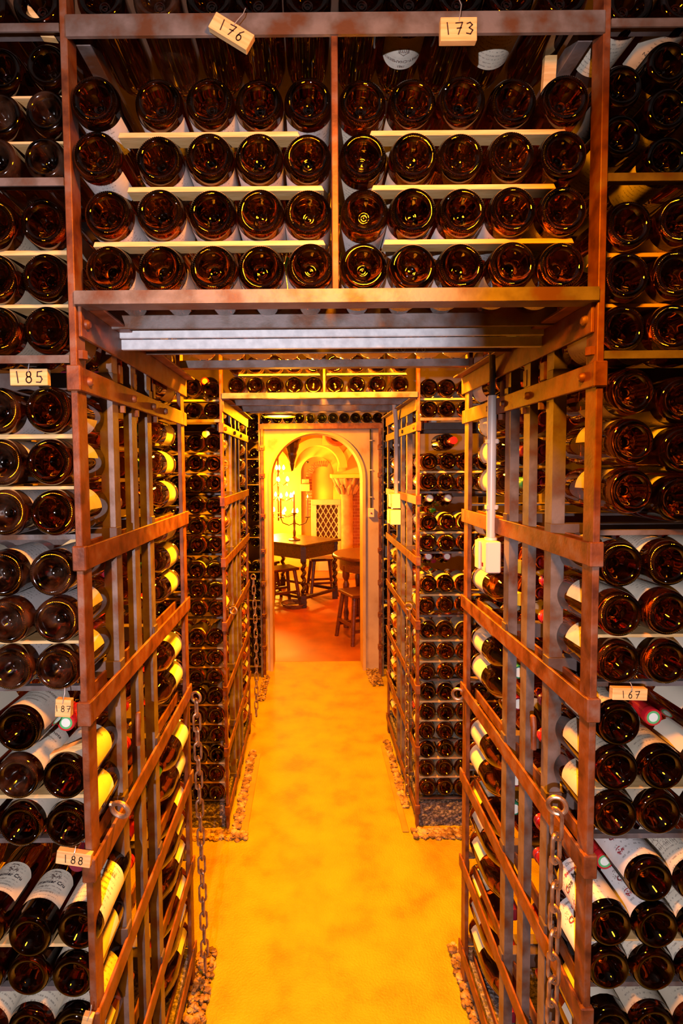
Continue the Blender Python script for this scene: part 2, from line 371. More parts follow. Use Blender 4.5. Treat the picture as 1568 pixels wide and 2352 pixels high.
def bottle(x, y, z, label, group, kind='kn', glass=G_BROWN, paperm=P_WHITE, style='std', cap=(C_RED, C_RED), roll=0.0, flip=False, pitch=0.0, yaw=0.0, nolabel=False):
    """a bottle lying along y; (x,y,z) is the centre of its base; flip: neck towards the viewer"""
    me, R, sh = KINDS[kind]
    o = link('wine_bottle', me, None, (x, y, z)); set_mats(o, [glass])
    Mr = Matrix.Rotation(pi if flip else 0, 3, 'Z') @ Matrix.Rotation(yaw, 3, 'Z') @ Matrix.Rotation(pitch, 3, 'X') @ Matrix.Rotation(roll, 3, 'Y')
    o.rotation_euler = Mr.to_euler()
    tag(o, label, 'bottle', group)
    lab = None
    if not nolabel:
        lab = link('label', get_label(R, style), o); set_mats(lab, [paperm])
    c = link('capsule', CAPS, o); set_mats(c, (cap[0], cap[1], SEALW if cap[1] is SEAL else cap[1]))
    return o, lab
def text_mesh(name, body, size, m, R, y, ang=0.0, bold=0.0, shear=0.0, sx=1.0):
    """flat lettering bent onto a bottle's label"""
    cu = bpy.data.curves.new(name, 'FONT'); cu.body = body; cu.size = size; cu.align_x = 'CENTER'; cu.resolution_u = 3; cu.shear = shear; cu.offset = bold
    ob = bpy.data.objects.new(name, cu); me = bpy.data.meshes.new_from_object(ob); bpy.data.objects.remove(ob); bpy.data.curves.remove(cu)
    r = R + 0.0011
    for v in me.vertices:
        a = v.co.x * sx / R + ang; v.co = (r * sin(a), y + v.co.y, r * cos(a))
    me.materials.clear(); me.materials.append(m); return me
def print_on(lab, R, lines):
    for L in lines:
        body, size, m, y = L[:4]; kw = L[4] if len(L) > 4 else {}
        link('print', text_mesh('print', body, size, m, R, y, **kw), lab)
def strokes_on(lab, R, polys, wdt, m, y, ang=0.0, sc=1.0):
    """small line drawing (crest, church ...) bent onto a label, one mesh"""
    mb = MB(); r = R + 0.0011
    for pl in polys:
        for (a, b) in zip(pl[:-1], pl[1:]):
            a = Vector((a[0] * sc, a[1] * sc)); b = Vector((b[0] * sc, b[1] * sc)); d = b - a
            if d.length < 1e-6: continue
            nrm = Vector((-d.y, d.x)).normalized() * wdt / 2
            q = [a + nrm, a - nrm, b - nrm, b + nrm]
            mb.add([(r * sin(p.x / R + ang), y + p.y, r * cos(p.x / R + ang)) for p in q], [(0, 1, 2, 3)])
    me = bpy.data.meshes.new('drawing'); me.from_pydata(mb.v, [], mb.f); me.materials.append(m); return link('drawing', me, lab)
def crest():
    rnd = random.Random(3); P = []
    for k in range(26):
        a = rnd.uniform(0, 2 * pi); q = rnd.uniform(.2, 1); x, y_ = q * .013 * cos(a), q * .007 * sin(a)
        P.append([(x + rnd.uniform(-.002, .002), y_ + rnd.uniform(-.0015, .0015)) for _ in range(4)])
    P.append([(-.008, .009), (-.004, .0105), (0, .011), (.004, .0105), (.008, .009)]); P.append([(-.006, .012), (.006, .012)])
    return P
def church():
    P = [[(-.012, -.012), (-.012, .004), (-.010, .006), (-.0085, .019), (-.007, .006), (-.005, .004), (-.005, -.012)], [(-.005, .002), (.003, .009), (.013, .002), (.013, -.012), (-.012, -.012)],
         [(.013, .002), (-.005, .002)], [(-.011, .000), (-.006, .000)]]
    for x in (0, .004, .009): P.append([(x - .001, -.011), (x - .001, -.004), (x, -.002), (x + .001, -.004), (x + .001, -.011)])
    for x in (-.0095, -.0075): P.append([(x, -.010), (x, -.003)])
    return P
def castle():
    rnd = random.Random(5); P = [[(-.008, -.004), (-.008, .004), (-.004, .006), (0, .009), (.004, .006), (.008, .004), (.008, -.004), (-.008, -.004)]]
    for x in (-.006, -.003, 0, .003, .006): P.append([(x, -.004), (x, .004)]); P.append([(x - .001, .001), (x + .001, .002)])
    return P

ORD = ['top', 'second', 'third', 'fourth', 'fifth', 'sixth', 'seventh', 'eighth', 'ninth', 'tenth']
NTH = ['first', 'second', 'third', 'fourth', 'fifth', 'sixth', 'seventh', 'eighth', 'ninth', 'tenth']
GW = {G_AMBER: 'amber', G_BROWN: 'brown', G_DARK: 'black-brown', G_DUSTY: 'dusty brown', G_OLIVE: 'olive'}
rr = random.Random(11)
def j(a): return rr.uniform(-a, a)
GA = 'bottles in the near rack'; GB = 'bottles in the middle rack'
FILL = []       # (x, y, z, flip, capsule index) of bottles that go into the joined background mass
# near rack, overhead bay: four rows of ten
CXS = [-0.338, -0.247, -0.162, -0.080, 0.002, 0.094, 0.176, 0.258, 0.341, 0.427]
CZS = [2.285, 2.197, 2.107, 2.017]
for ri, z in enumerate(CZS):
    for ci, x in enumerate(CXS):
        half = 'left' if ci < 5 else 'right'; k = ci if ci < 5 else ci - 5
        xx = x + j(.002); y_ = AF + .004 + j(.004)
        if ci == 0: xx -= .010 if ri < 2 else -.004; y_ -= .01 if ri < 2 else 0
        gl = G_AMBER if (ri * 3 + ci) % 4 else G_BROWN
        lab = 'brown glass bottle base overhead, %s half of the bay, %s row, %s from its left' % (half, ORD[ri], NTH[k])
        bottle(xx, y_, z, lab, GA, 'kn' if not (ci >= 5 and ri == 3 and ci < 7) else 'sm', gl, P_WHITE if ci < 5 else (P_WHITE if ri > 1 else P_CREAM),
               'low' if ci < 5 else 'std', (C_GREEN, SEALW), pi + j(.35), yaw=j(.02), nolabel=(ci > 6 and ri < 2))
        FILL.append((x + .02, AB - .01, z + (.03 if ri == 3 else 0), True, rr.choice([1, 1, 3])))
for ci, x in enumerate(CXS):                                                     # row above the top beam, seen from below
    gl = G_DUSTY if ci == 1 else G_DARK
    o, lb = bottle(x + j(.003), AF + .01, 2.459, 'dark bottle lying above the top beam, %s from the left' % NTH[ci], GA, 'sm', gl, P_CREAM if ci != 6 else P_PLAIN, 'arch' if ci == 6 else 'std', (C_BLACK, C_BLACK), pi + j(.3) if ci != 6 else pi, nolabel=ci not in (6, 8))
    if ci == 6:
        print_on(lb, R0, [('GEVREY-CHAMBERTIN', .0085, INKBR, .092, {}), ('1983', .007, INKBR, .104, {})]); strokes_on(lb, R0, castle(), .0009, INKBR, .070, sc=1.1)
for x in CXS: FILL.append((x + .01, AB - .01, 2.462, True, 2)); FILL.append((x + .01, AB - .01, 2.374, True, 2))
for ci, x in enumerate(CXS):                                                     # rear bottom row of the overhead bay, seen under the ceiling bars
    bottle(x + .01, AB - .012, 2.052, 'bottle at the rear of the overhead bay, above the grey bar, %s from the left' % NTH[ci], GA, 'sm', G_BROWN, P_CREAM, 'low', (C_RED if ci in (5, 6) else C_WINE, C_RED), pi + j(.4), flip=True)
# near rack towers
def tower_label(side, comp, rowname, colname, gl):
    return '%s bottle, near %s rack, %s shelf from top, %s row, %s column' % (GW[gl], side, ORD[comp], rowname, colname)
rows_names = {1: ['only'], 2: ['upper', 'lower'], 3: ['upper', 'middle', 'lower']}
LT = [ # comp: [(rowname, [(col, x, z)])...]
    (0, 'sm', [('only', [('inner', -.441, 2.4445), ('outer', -.53, 2.4445)])]),
    (1, 'bs', [('upper', [('inner', -.432, 2.353), ('outer', -.511, 2.350)]), ('middle', [('inner', -.436, 2.279), ('outer', -.515, 2.277)]), ('lower', [('inner', -.442, 2.204), ('outer', -.525, 2.204)])]),
    (2, 'kn', [('upper', [('inner', -.442, 2.095), ('outer', -.527, 2.093)]), ('middle', [('inner', -.443, 2.005), ('outer', -.528, 2.004)]), ('lower', [('inner', -.443, 1.917), ('outer', -.527, 1.917)])]),
    (3, 'kn', [('upper', [('inner', -.447, 1.783), ('outer', -.533, 1.782)]), ('middle', [('inner', -.447, 1.694), ('outer', -.531, 1.694)]), ('lower', [('inner', -.443, 1.606), ('outer', -.528, 1.607)])]),
    (4, 'kn', [('upper', [('inner', -.450, 1.500), ('outer', -.536, 1.500)]), ('middle', [('inner', -.444, 1.417), ('outer', -.530, 1.417)]), ('lower', [('inner', -.443, 1.334), ('outer', -.527, 1.334)])]),
    (5, 'kn', [('upper', [('outer', -.518, 1.223)]), ('middle', [('inner', -.437, 1.137), ('outer', -.522, 1.136)]), ('lower', [('inner', -.435, 1.049), ('outer', -.520, 1.048)])]),
    (6, 'sm', [('upper', [('outermost', -.592, .860), ('inner', -.422, .855), ('outer', -.509, .845)]), ('lower', [('inner', -.4325, .768), ('outer', -.516, .768), ('outermost', -.600, .768)])]),
    (7, 'sm', [('upper', [('inner', -.433, .668), ('outer', -.518, .664), ('outermost', -.602, .664)])]),
]
RT = [
    (0, 'sm', [('only', [('inner', .532, 2.440), ('outer', .617, 2.440)])]),
    (1, 'bs', [('upper', [('outer', .603, 2.350)]), ('middle', [('inner', .527, 2.314), ('outer', .603, 2.275)]), ('lower', [('inner', .527, 2.234), ('outer', .606, 2.198)])]),
    (2, 'kn', [('upper', [('inner', .538, 2.083), ('outer', .623, 2.088)]), ('middle', [('inner', .534, 1.997), ('outer', .618, 2.000)]), ('lower', [('inner', .532, 1.911), ('outer', .614, 1.911)])]),
    (3, 'sm', [('upper', [('inner', .553, 1.807), ('outer', .638, 1.792)]), ('middle', [('inner', .555, 1.721), ('outer', .640, 1.706)]), ('lower', [('inner', .555, 1.636), ('outer', .638, 1.621)])]),
    (4, 'kn', [('upper', [('inner', .539, 1.508), ('outer', .622, 1.510)]), ('middle', [('inner', .538, 1.421), ('outer', .622, 1.423)]), ('lower', [('inner', .538, 1.336), ('outer', .620, 1.336)])]),
    (5, 'sm', [('upper', [('inner', .541, 1.224)]), ('middle', [('inner', .538, 1.143), ('outer', .620, 1.143)]), ('lower', [('inner', .536, 1.061), ('outer', .617, 1.061)])]),
    (6, 'sm', [('upper', [('outer', .604, .938), ('outermost', .689, .935)]), ('middle', [('inner', .533, .855), ('outer', .615, .853), ('outermost', .698, .850)]), ('lower', [('inner', .532, .773), ('outer', .614, .770), ('outermost', .697, .768)])]),
    (7, 'sm', [('upper', [('inner', .532, .640), ('outer', .614, .664), ('outermost', .698, .664)])]),
]
TALL = {}
for side, T in (('left', LT), ('right', RT)):
    for comp, kind, rows in T:
        for rn, cols in rows:
            for cn, x, z in cols:
                if side == 'left': gl = {0: G_DARK, 1: G_DUSTY if z < 2.3 else G_DARK, 2: G_BROWN, 3: G_BROWN, 4: G_DUSTY, 5: G_DARK, 6: G_DARK, 7: G_DARK}[comp]
                else: gl = {0: G_DARK, 1: G_DARK, 2: G_BROWN, 3: G_AMBER, 4: G_BROWN, 5: G_DARK, 6: G_DARK, 7: G_DARK}[comp]
                if side == 'left' and comp == 3: gl = G_DUSTY if cn == 'outer' else G_BROWN
                if side == 'left' and comp == 5 and rn == 'middle' and cn == 'outer': gl = G_DUSTY
                lookup = z < 1.75
                roll = j(.2) if lookup else pi + j(.4)
                pm = P_WHITE
                if side == 'left': pm = {3: P_WHITE, 4: P_WHITE, 5: P_PLAIN, 6: P_CREAM, 7: P_CREAM}.get(comp, P_TAN)
                else: pm = {4: P_CREAM, 5: P_TAN, 6: P_WHITE, 7: P_TAN}.get(comp, P_CREAM)
                st = 'tall' if comp >= 5 else 'std'
                if side == 'left' and comp == 6 and cn != 'inner': st = 'arch'
                y_ = AF + .002 + j(.003)
                if comp == 1: y_ += .012
                if side == 'right' and comp == 3: y_ += .004
                cap = rr.choice([(C_RED, SEAL), (C_WINE, C_WINE), (C_RED, C_RED)])
                nolab = comp in (0, 1) and side == 'left'
                o, lb = bottle(x, y_, z, tower_label(side, comp, rn, cn, gl), GA, kind, gl, pm, st, cap, roll, yaw=j(.012), nolabel=nolab)
                TALL[(side, comp, rn, cn)] = (o, lb)
                if cn == 'inner' and comp in (2, 3, 4, 5, 6):
                    gb = rr.choice([G_BROWN, G_DARK])
                    bottle(x + (-.004 if side == 'left' else .004), AB - .008 + j(.004), z, '%s bottle seen from the side, rear of near %s rack, %s shelf, %s row' % (GW[gb], side, ORD[comp], rn), GA, 'sm', gb,
                           P_PLAIN, 'std', (C_YEL, C_YEL) if side == 'right' and comp in (4,) else (rr.choice([C_RED, C_WINE, C_GREEN]), SEALW), (1.1 if side == 'left' else -1.1) * (-1) + j(.3), flip=True)
# a few necks that point at the viewer between the rows
def neck(x, y, z, label, group, cap, gl=G_DARK, yaw=0, pitch=0, kind='sm', pm=P_TAN):
    return bottle(x, y, z, label, group, kind, gl, pm, 'std', cap, j(.3), flip=True, yaw=yaw, pitch=pitch)
neck(-.479, 1.335, 1.188, 'bottle lying backwards, red capsule pointing out beside wooden tag 187', GA, (C_RED, SEAL))
neck(-.466, 1.335, .902, 'bottle lying backwards, wine red capsule pointing out under wooden tag 188', GA, (C_WINE, C_WINE))
neck(.662, 1.330, 1.192, 'bottle lying backwards, red capsule with green seal beside wooden tag 167', GA, (C_RED, SEAL))
neck(.574, 1.330, .903, 'bottle lying backwards, red capsule with green seal beside the red lettered labels', GA, (C_RED, SEAL))

# ------------------------------------------------------------------ writing on the labels that can be read
def T_(k): return TALL[k][1]
def set_roll(k, a):
    o = TALL[k][0]; o.rotation_euler = (0, a, 0)
for k in list(TALL):
    if k[1] >= 5: set_roll(k, 0.0)
k = ('left', 5, 'upper', 'outer'); lb = T_(k); set_roll(k, .22)
print_on(lb, R0, [('SAINT-GEORGES', .0078, INKBR, .078, {}), ('APPELLATION CONTROLEE', .0032, INKBR, .066, {}), ('NUITS-SAINT-GEORGES', .0040, INKBR, .054, {}), ('DOMAINE', .0050, INKBR, .040, {})])
PIC1 = mat('ochre vignette', (0.62, 0.42, 0.08), .6); PIC2 = mat('blue vignette sky', (0.06, 0.16, 0.45), .6)
for (m_, y0, y1, nm) in ((PIC1, .092, .108, 'vignette'), (PIC2, .108, .117, 'vignette_sky')):
    mb = MB(); r = R0 + .0011
    mb.add([(r * sin(a), y, r * cos(a)) for a in [(-.3 + .05 * i) for i in range(13)] for y in (y0, y1)], [(2 * i, 2 * i + 1, 2 * i + 3, 2 * i + 2) for i in range(12)])
    me = bpy.data.meshes.new(nm); me.from_pydata(mb.v, [], mb.f); me.materials.append(m_); link(nm, me, lb)
k = ('left', 5, 'middle', 'inner'); lb = T_(k); set_roll(k, .2); print_on(lb, R0, [('SAINT-GEORGES', .0070, INKBR, .100, {}), ('NUITS', .005, INKBR, .085, {})])
k = ('left', 5, 'middle', 'outer'); lb = T_(k); set_roll(k, .2); print_on(lb, R0, [('Gaudichots', .0120, INK, .095, {'ang': .1}), ('MONTHELIE', .0050, INKBR, .080, {'ang': .4})])
for cn in ('outer', 'outermost'):
    k = ('left', 6, 'upper', cn); lb = T_(k); set_roll(k, .12)
    print_on(lb, R0, [('Premier Cru', .0105, INK, .078, {'bold': .0002}), ('Merlot', .0062, INKBR, .068, {'ang': -.25, 'shear': .3}), ('MISE EN BOUTEILLE', .0030, INKBR, .057, {})]); strokes_on(lb, R0, crest(), .0007, INKBR, .096, sc=1.0)
k = ('left', 6, 'upper', 'inner'); lb = T_(k); set_roll(k, .25)
print_on(lb, R0, [('ROMANEE', .0105, INK, .094, {'ang': .1}), ('ST-VIVANT', .0065, INKBR, .082, {'ang': .15}), ('Grand Cru', .006, INKBR, .071, {'shear': .3, 'ang': .1}), ('Les Carmes', .007, INKBR, .058, {'shear': .35, 'ang': .1}), ('APPELLATION CONTROLEE', .003, INKBR, .047, {'ang': .1})])
k = ('left', 7, 'upper', 'outer'); lb = T_(k); set_roll(k, .2)
print_on(lb, R0, [('LE DÉSIRÉ', .0090, INK, .095, {'ang': .3}), ('DOMAINE DES COMTES LAFON', .0055, INKBR, .074, {}), ('1988', .0055, INKBR, .060, {})])
k = ('left', 7, 'upper', 'inner'); lb = T_(k); set_roll(k, .1)
print_on(lb, R0, [('1988', .0100, INK, .090, {'shear': .2}), ('DOMAINE DES COMTES', .0045, INKBR, .066, {}), ('APPELLATION CONTROLEE', .0030, INKBR, .055, {})])
k = ('left', 7, 'upper', 'outermost'); lb = T_(k); set_roll(k, .3); print_on(lb, R0, [('DÉSIRÉ', .0090, INK, .062, {'ang': .2})])
def mouches(k, roll):
    lb = T_(k); set_roll(k, roll)
    print_on(lb, R0, [('Joseph Drouhin', .0090, INKBR, .111, {'shear': .3}), ('Beaune', .0100, INKRED, .096, {'bold': .0002}), ('Clos', .0140, INK, .075, {'ang': -.50, 'bold': .0004}), ('des', .0055, INK, .080, {'ang': .0}), ('Mouches', .0138, INK, .082, {'ang': .56, 'bold': .0004}),
                      ('C', .0175, INKRED, .074, {'ang': -.66, 'bold': .0002}), ('JOSEPH DROUHIN', .0035, INKBR, .060, {'ang': .4}), ('BEAUNE COTE-D\'OR', .0030, INKBR, .053, {'ang': .4})])
    strokes_on(lb, R0, crest(), .0010, INKRED, .046, ang=-.75, sc=.75)
    rnd = random.Random(2); st = []
    for i in range(9): x, y = rnd.uniform(-.009, .009), rnd.uniform(-.007, .007); st.append([(x - .0008, y), (x + .0008, y + .0008)])
    strokes_on(lb, R0, st, .0012, INKBR, .092, ang=-.85)
mouches(('right', 6, 'upper', 'outer'), -.15); mouches(('right', 6, 'middle', 'inner'), -.75); mouches(('right', 6, 'middle', 'outer'), 0.05); mouches(('right', 6, 'lower', 'inner'), -.2)
for rn in ('upper', 'middle', 'lower'):
    k = ('right', 6, rn, 'outermost'); lb = T_(k); set_roll(k, -.35); TALL[k][1].material_slots[0].material = P_CREAM
    print_on(lb, R0, [('Chablis', .0105, INK, .094, {'ang': .35})]); strokes_on(lb, R0, church(), .0006, INKBR, .072, ang=-.3, sc=1.5)
k = ('right', 6, 'lower', 'outer'); T_(k).material_slots[0].material = P_CREAM; set_roll(k, -.5); strokes_on(T_(k), R0, church(), .0006, INKBR, .072, ang=-.3, sc=1.5)
k = ('right', 5, 'middle', 'outer'); lb = T_(k); set_roll(k, .05); print_on(lb, R0, [('CHAMBERTIN', .0100, INK, .062, {'ang': .5}), ('1985', .005, INKBR, .076, {})]); strokes_on(lb, R0, castle(), .0008, INKBR, .092, ang=.5, sc=1.3)
k = ('right', 5, 'upper', 'inner'); lb = T_(k); set_roll(k, -.4); print_on(lb, R0, [('1983', .010, INKBR, .066, {'ang': .3}), ('CHAMBERTIN', .0065, INKBR, .085, {'ang': .1})])
for cn, rl in (('outer', 0), ('outermost', .1)):
    k = ('right', 7, 'upper', cn); lb = T_(k); set_roll(k, rl); print_on(lb, R0, [('1990', .0110, INKBR, .085, {}), ('Corton', .008, INKBR, .104, {'shear': .3})])
k = ('right', 7, 'upper', 'inner'); lb = T_(k); set_roll(k, .1); print_on(lb, R0, [('Volnay', .0095, INKBR, .085, {'shear': .2})])
k = ('right', 0, 'only', 'outer'); print_on(T_(k), R0, [('CHAMBERTIN', .0095, INK, .070, {'ang': .2})])

# ------------------------------------------------------------------ middle rack bottles
BL_ROWS = [(0, 'upper', 2.046), (0, 'lower', 1.942), (1, 'upper', 1.798), (1, 'middle', 1.704), (1, 'lower', 1.611), (2, 'upper', 1.510), (2, 'middle', 1.420), (2, 'lower', 1.333),
           (3, 'upper', 1.219), (3, 'middle', 1.129), (3, 'lower', 1.040), (4, 'upper', .905), (4, 'middle', .808), (4, 'lower', .719), (5, 'upper', .632), (5, 'middle', .540), (5, 'lower', .449), (6, 'upper', .352), (6, 'middle', .262), (6, 'lower', .170)]
BR_ROWS = [(0, 'upper', 2.033), (0, 'lower', 1.940), (1, 'middle', 1.706), (1, 'lower', 1.612), (2, 'middle', 1.429), (2, 'lower', 1.336), (3, 'middle', 1.145), (3, 'lower', 1.048),
           (4, 'upper', .930), (4, 'middle', .835), (4, 'lower', .737), (5, 'upper', .640), (5, 'middle', .548), (5, 'lower', .458), (6, 'upper', .370), (6, 'middle', .278), (6, 'lower', .188)]
def blabel(side, comp, rn, cn, gl): return '%s bottle base, middle %s rack, %s shelf from top, %s row, %s column' % (GW[gl], side, ORD[comp], rn, cn)
for side, rows, cols in (('left', BL_ROWS, [('inner', -.432), ('outer', -.515)]), ('right', BR_ROWS, [('inner', .535), ('outer', .620), ('outermost', .704)])):
    for comp, rn, z in rows:
        for cn, x in cols:
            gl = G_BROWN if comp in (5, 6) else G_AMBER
            zz = z + j(.003)
            if side == 'left' and comp == 0 and rn == 'upper' and cn == 'inner': zz -= .012
            xx = x + j(.004) - (.006 if side == 'left' and comp == 0 else 0) + (-.012 if side == 'left' and comp > 3 else 0)
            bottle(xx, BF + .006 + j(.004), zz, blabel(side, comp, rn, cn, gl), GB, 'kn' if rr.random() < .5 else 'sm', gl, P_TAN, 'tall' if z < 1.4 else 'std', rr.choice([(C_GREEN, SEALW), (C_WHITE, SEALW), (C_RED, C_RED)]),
                   j(.3) if z < 1.65 else pi + j(.4), yaw=j(.015))
            FILL.append((x + (.03 if side == 'left' else -.03) * 0, BB - .01, z, True, rr.choice([0, 1, 3])))
BXS = [-.325, -.240, -.154, -.067, .020, .117, .213, .305, .408]
for ci, x in enumerate(BXS):
    bottle(x, BF + .006, 2.051, 'amber bottle base above the middle archway, %s from the left' % NTH[ci], GB, 'kn', G_AMBER, P_WHITE, 'std', (C_GREEN, SEALW), pi + j(.4))
    FILL.append((x, BF + .01, 2.145, False, 0)); FILL.append((x + .01, BB - .01, 2.08, True, 3))
for x, z, cn in ((.578, 1.520, 'nearer the passage'), (.662, 1.520, 'farther from the passage')):
    neck(x, BF + .335, z, 'bottle lying backwards with pale capsule, middle right rack third shelf, %s' % cn, GB, (C_CORK, C_WHITE), G_DARK, yaw=-.10, pitch=.06)
for x, z, cn in ((.575, 1.238, 'nearer the passage'), (.660, 1.238, 'farther from the passage')):
    neck(x, BF + .335, z, 'bottle lying backwards with dark neck, middle right rack fourth shelf, %s' % cn, GB, (C_WINE, C_WHITE), G_DARK, yaw=-.10, pitch=.10)
neck(.655, BF + .33, 1.800, 'bottle lying backwards with red capsule, middle right rack second shelf', GB, (C_RED, C_RED), G_DARK)
neck(-.47, BF + .33, 2.075, 'bottle lying backwards with orange capsule, middle left rack top shelf', GB, (C_RED, C_CORK), G_DARK)
neck(-.47, BF + .33, 1.838, 'bottle lying backwards with white capsule, middle left rack second shelf', GB, (C_WHITE, SEALW), G_DARK)
neck(-.475, BF + .335, .345, 'bottle lying backwards with wine red capsule, middle left rack bottom shelf', GB, (C_WINE, C_WHITE), G_DARK)
# rack around the doorway and everything farther back: one joined mass
CZR = [2.070, 2.005, 1.925, 1.80, 1.715, 1.600, 1.520, 1.445, 1.370, 1.295, 1.180, 1.092, .900, .820, .745, .670, .520, .445, .375, .295, .220, .14]
for z in CZR:
    for x in (.612, .70, -.435, -.52): FILL.append((x, CF + .004, z, False, 0))
for i in range(11): FILL.append((-.345 + .0885 * i, CF + .004, 2.073, False, 0))
for lev in (.44, .15):                                   # lowest shelves of the near rack, below the frame
    for k in range(3):
        for x in (-.44, .54): FILL.append((x, AF + .004, lev + .041 + k * .088, False, 0)); FILL.append((x, AB - .01, lev + .041 + k * .088, True, 0))
for comp, kind, rows in LT:                              # further columns out of the frame
    for rn, cols in rows:
        z = cols[0][2]
        for x in (-.612, -.697): FILL.append((x if comp < 6 else x - .08, AF + .004, z, False, 0)); FILL.append((x + .08, AB - .01, z, True, 0))
for comp, kind, rows in RT:
    for rn, cols in rows:
        z = cols[0][2]
        for x in (.708, .793): FILL.append((x if comp < 6 else x + .08, AF + .004, z, False, 0)); FILL.append((x - .08, AB - .01, z, True, 0))
for comp, rn, z in BR_ROWS:
    for x in (.79, .875): FILL.append((x, BF + .006, z, False, 0))
for comp, rn, z in BL_ROWS:
    for x in (-.60, -.685): FILL.append((x, BF + .006, z, False, 0))
fm = MB(); n = 18
PROF = [(0, .024), (.008, .024), (.018, .015), (.026, .003), (.031, 0), (.037, .003), (.0395, .011), (.0400, .02), (.0400, .15), (.0365, .18), (.026, .21), (.016, .24), (.0155, .296), (0, .297)]
for (x, y, z, flip, ci) in FILL:
    t = MB(); t.lathe(PROF, n, axis='y', mi=0)
    t.m = [0 if i // n < 11 else (2 + ci % 4) for i in range(len(t.f))]
    a0 = 0 if z < 1.6 else pi
    lr = .0404; na = 7
    pv = [(lr * sin(a0 + (i / na - .5) * 2.4), yy, lr * cos(a0 + (i / na - .5) * 2.4)) for i in range(na + 1) for yy in (.032, .115)]
    t.add(pv, [(2 * i, 2 * i + 1, 2 * i + 3, 2 * i + 2) for i in range(na)], 1)
    s = -1 if flip else 1
    fm.add([(x + s * a, y + s * b, z + c) for a, b, c in t.v], t.f, 0); fm.m[-len(t.m):] = t.m
fo = fm.build('wine_bottles', [G_BROWN, MATS['cream label paper'], C_WINE, C_GREEN, C_RED, C_WHITE], smooth=True, ang=60)
tag(fo, 'dark bottles packed deep in the racks and around the doorway', 'bottles', kind='stuff')

# ------------------------------------------------------------------ iron racks
BV = 0.0012
def part(root, name, x0, x1, y0, y1, z0, z1, m=RUST, bev=BV):
    return B(x0, x1, y0, y1, z0, z1).build(name, m, root, bevel=bev)
def angle_x(root, name, x0, x1, y, z, h, d, m, th=.005, top=False):
    """angle iron along x: upright leg at y, flat leg at the bottom (or top) going back"""
    mb = MB()
    sec = [(y, z), (y + th, z), (y + th, z + h - th), (y + d, z + h - th), (y + d, z + h), (y, z + h)] if top else [(y, z), (y + d, z), (y + d, z + th), (y + th, z + th), (y + th, z + h), (y, z + h)]
    vs = [(xx, yy, zz) for xx in (x0, x1) for yy, zz in sec]
    mb.add(vs, [tuple(range(6)), tuple(range(11, 5, -1))] + [(i, i + 6, (i + 1) % 6 + 6, (i + 1) % 6) for i in range(6)])
    return mb.build(name, m, root)
def bolt(root, c, d, r=.009, h=.008, m=RUST, hexa=False):
    """bolt head at c pointing along d"""
    mb = MB(); mb.lathe([(0, h), (r * .6, h * .92), (r * .95, h * .5), (r, 0), (0, 0)] if not hexa else [(0, h), (r, h), (r, 0), (0, 0)], 6 if hexa else 14, c=(0, 0, 0))
    q = Vector((0, 0, 1)).rotation_difference(Vector(d)); off = parent_loc(root)
    mb.v = [tuple(q @ Vector(v) + Vector(c)) for v in mb.v]
    return mb.build('bolt', m, root, smooth=not hexa)

def rack(label, yf, yb, levels, out, top, bars, zr_top, bay_top=None, split=True):
    """one iron rack with a passage through it. levels: heights on which the lowest bottles lie"""
    root = thing('wine_rack', label, 'wine rack', ((XL + XR) / 2, yf, 0))
    for s, X in ((-1, XL), (1, XR)):
        o = s * .012
        for nm, y0, y1 in (('front_post', yf - .004, yf + .033), ('back_post', yb - .040, yb + .002)):
            part(root, nm, X, X + o, y0, y1, 0, top)
        for yo, wd, dp in bars:
            mb2 = MB()
            sec = [(X, yo), (X + s * wd, yo), (X + s * wd, yo + .005), (X + s * .005, yo + .005), (X + s * .005, yo + dp), (X, yo + dp)]
            vs = [(xx, yy, zz) for zz in (.02, zr_top + .02) for xx, yy in sec]
            mb2.add(vs, [tuple(range(6)), tuple(range(11, 5, -1))] + [(i, i + 6, (i + 1) % 6 + 6, (i + 1) % 6) for i in range(6)])
            mb2.build('upright_bar', STEEL, root)
        for li, zb in enumerate(levels):
            xo = X + s * out
            angle_x(root, 'shelf_bar', min(X + o, xo), max(X + o, xo), yf - .006 if zb > 1.7 else yf + .026, zb - (.0125 if zb > 1.7 else .0085), .013 if zb > 1.7 else .009, .034 if zb > 1.7 else .012, STEEL, .003, True)       # front shelf angle
            part(root, 'shelf_bar', X + o, xo, yb - .034, yb + .004, zb - .006, zb, STEEL)
            part(root, 'cross_bar', X - s * .004, xo, bars[0][0] - .006, bars[0][0] + .022, zb - .036, zb - .001, IRON2)
            if len(bars) > 2: part(root, 'cross_bar', X - s * .004, xo, bars[2][0] + .006, bars[2][0] + .034, zb - .036, zb - .001, IRON2)
            if zb < zr_top:
                part(root, 'side_rail', X - s * .006, X, yf + .002, yb + .012, zb - .058, zb - .018, RUST)
                part(root, 'inner_rail', X + s * .024, X + s * .030, yf + .034, yb - .044, zb - .050, zb - .018, RUST)
                for yy in (yf - .009, yb - .030):                                                                      # welded corner clamps
                    part(root, 'corner_clamp', X - s * .0065, X + s * .017, yy, yy + .012, zb - .059, zb - .016, RUST, .002)
        # outer end of the tower
        for yy in (yf, yb - .03): part(root, 'end_post', X + s * out, X + s * (out + .03), yy, yy + .03, 0, top, STEEL)
    return root
BARS_A = [(1.085, .026, .032), (1.20, .018, .034), (1.315, .022, .034)]
LEV_A = [2.403, 2.160, 1.8715, 1.566, 1.294, 1.012, .7285, .44, .15]
RA = rack('rusty iron bottle rack nearest the viewer, spanning the passage like a gate', AF, AB, LEV_A, .46, 2.76, BARS_A, 1.96)
BARS_B = [(2.70, .026, .032), (2.86, .018, .034), (3.00, .022, .034)]
LEV_B = [1.900, 1.569, 1.292, .998, .6975, .409, .130]
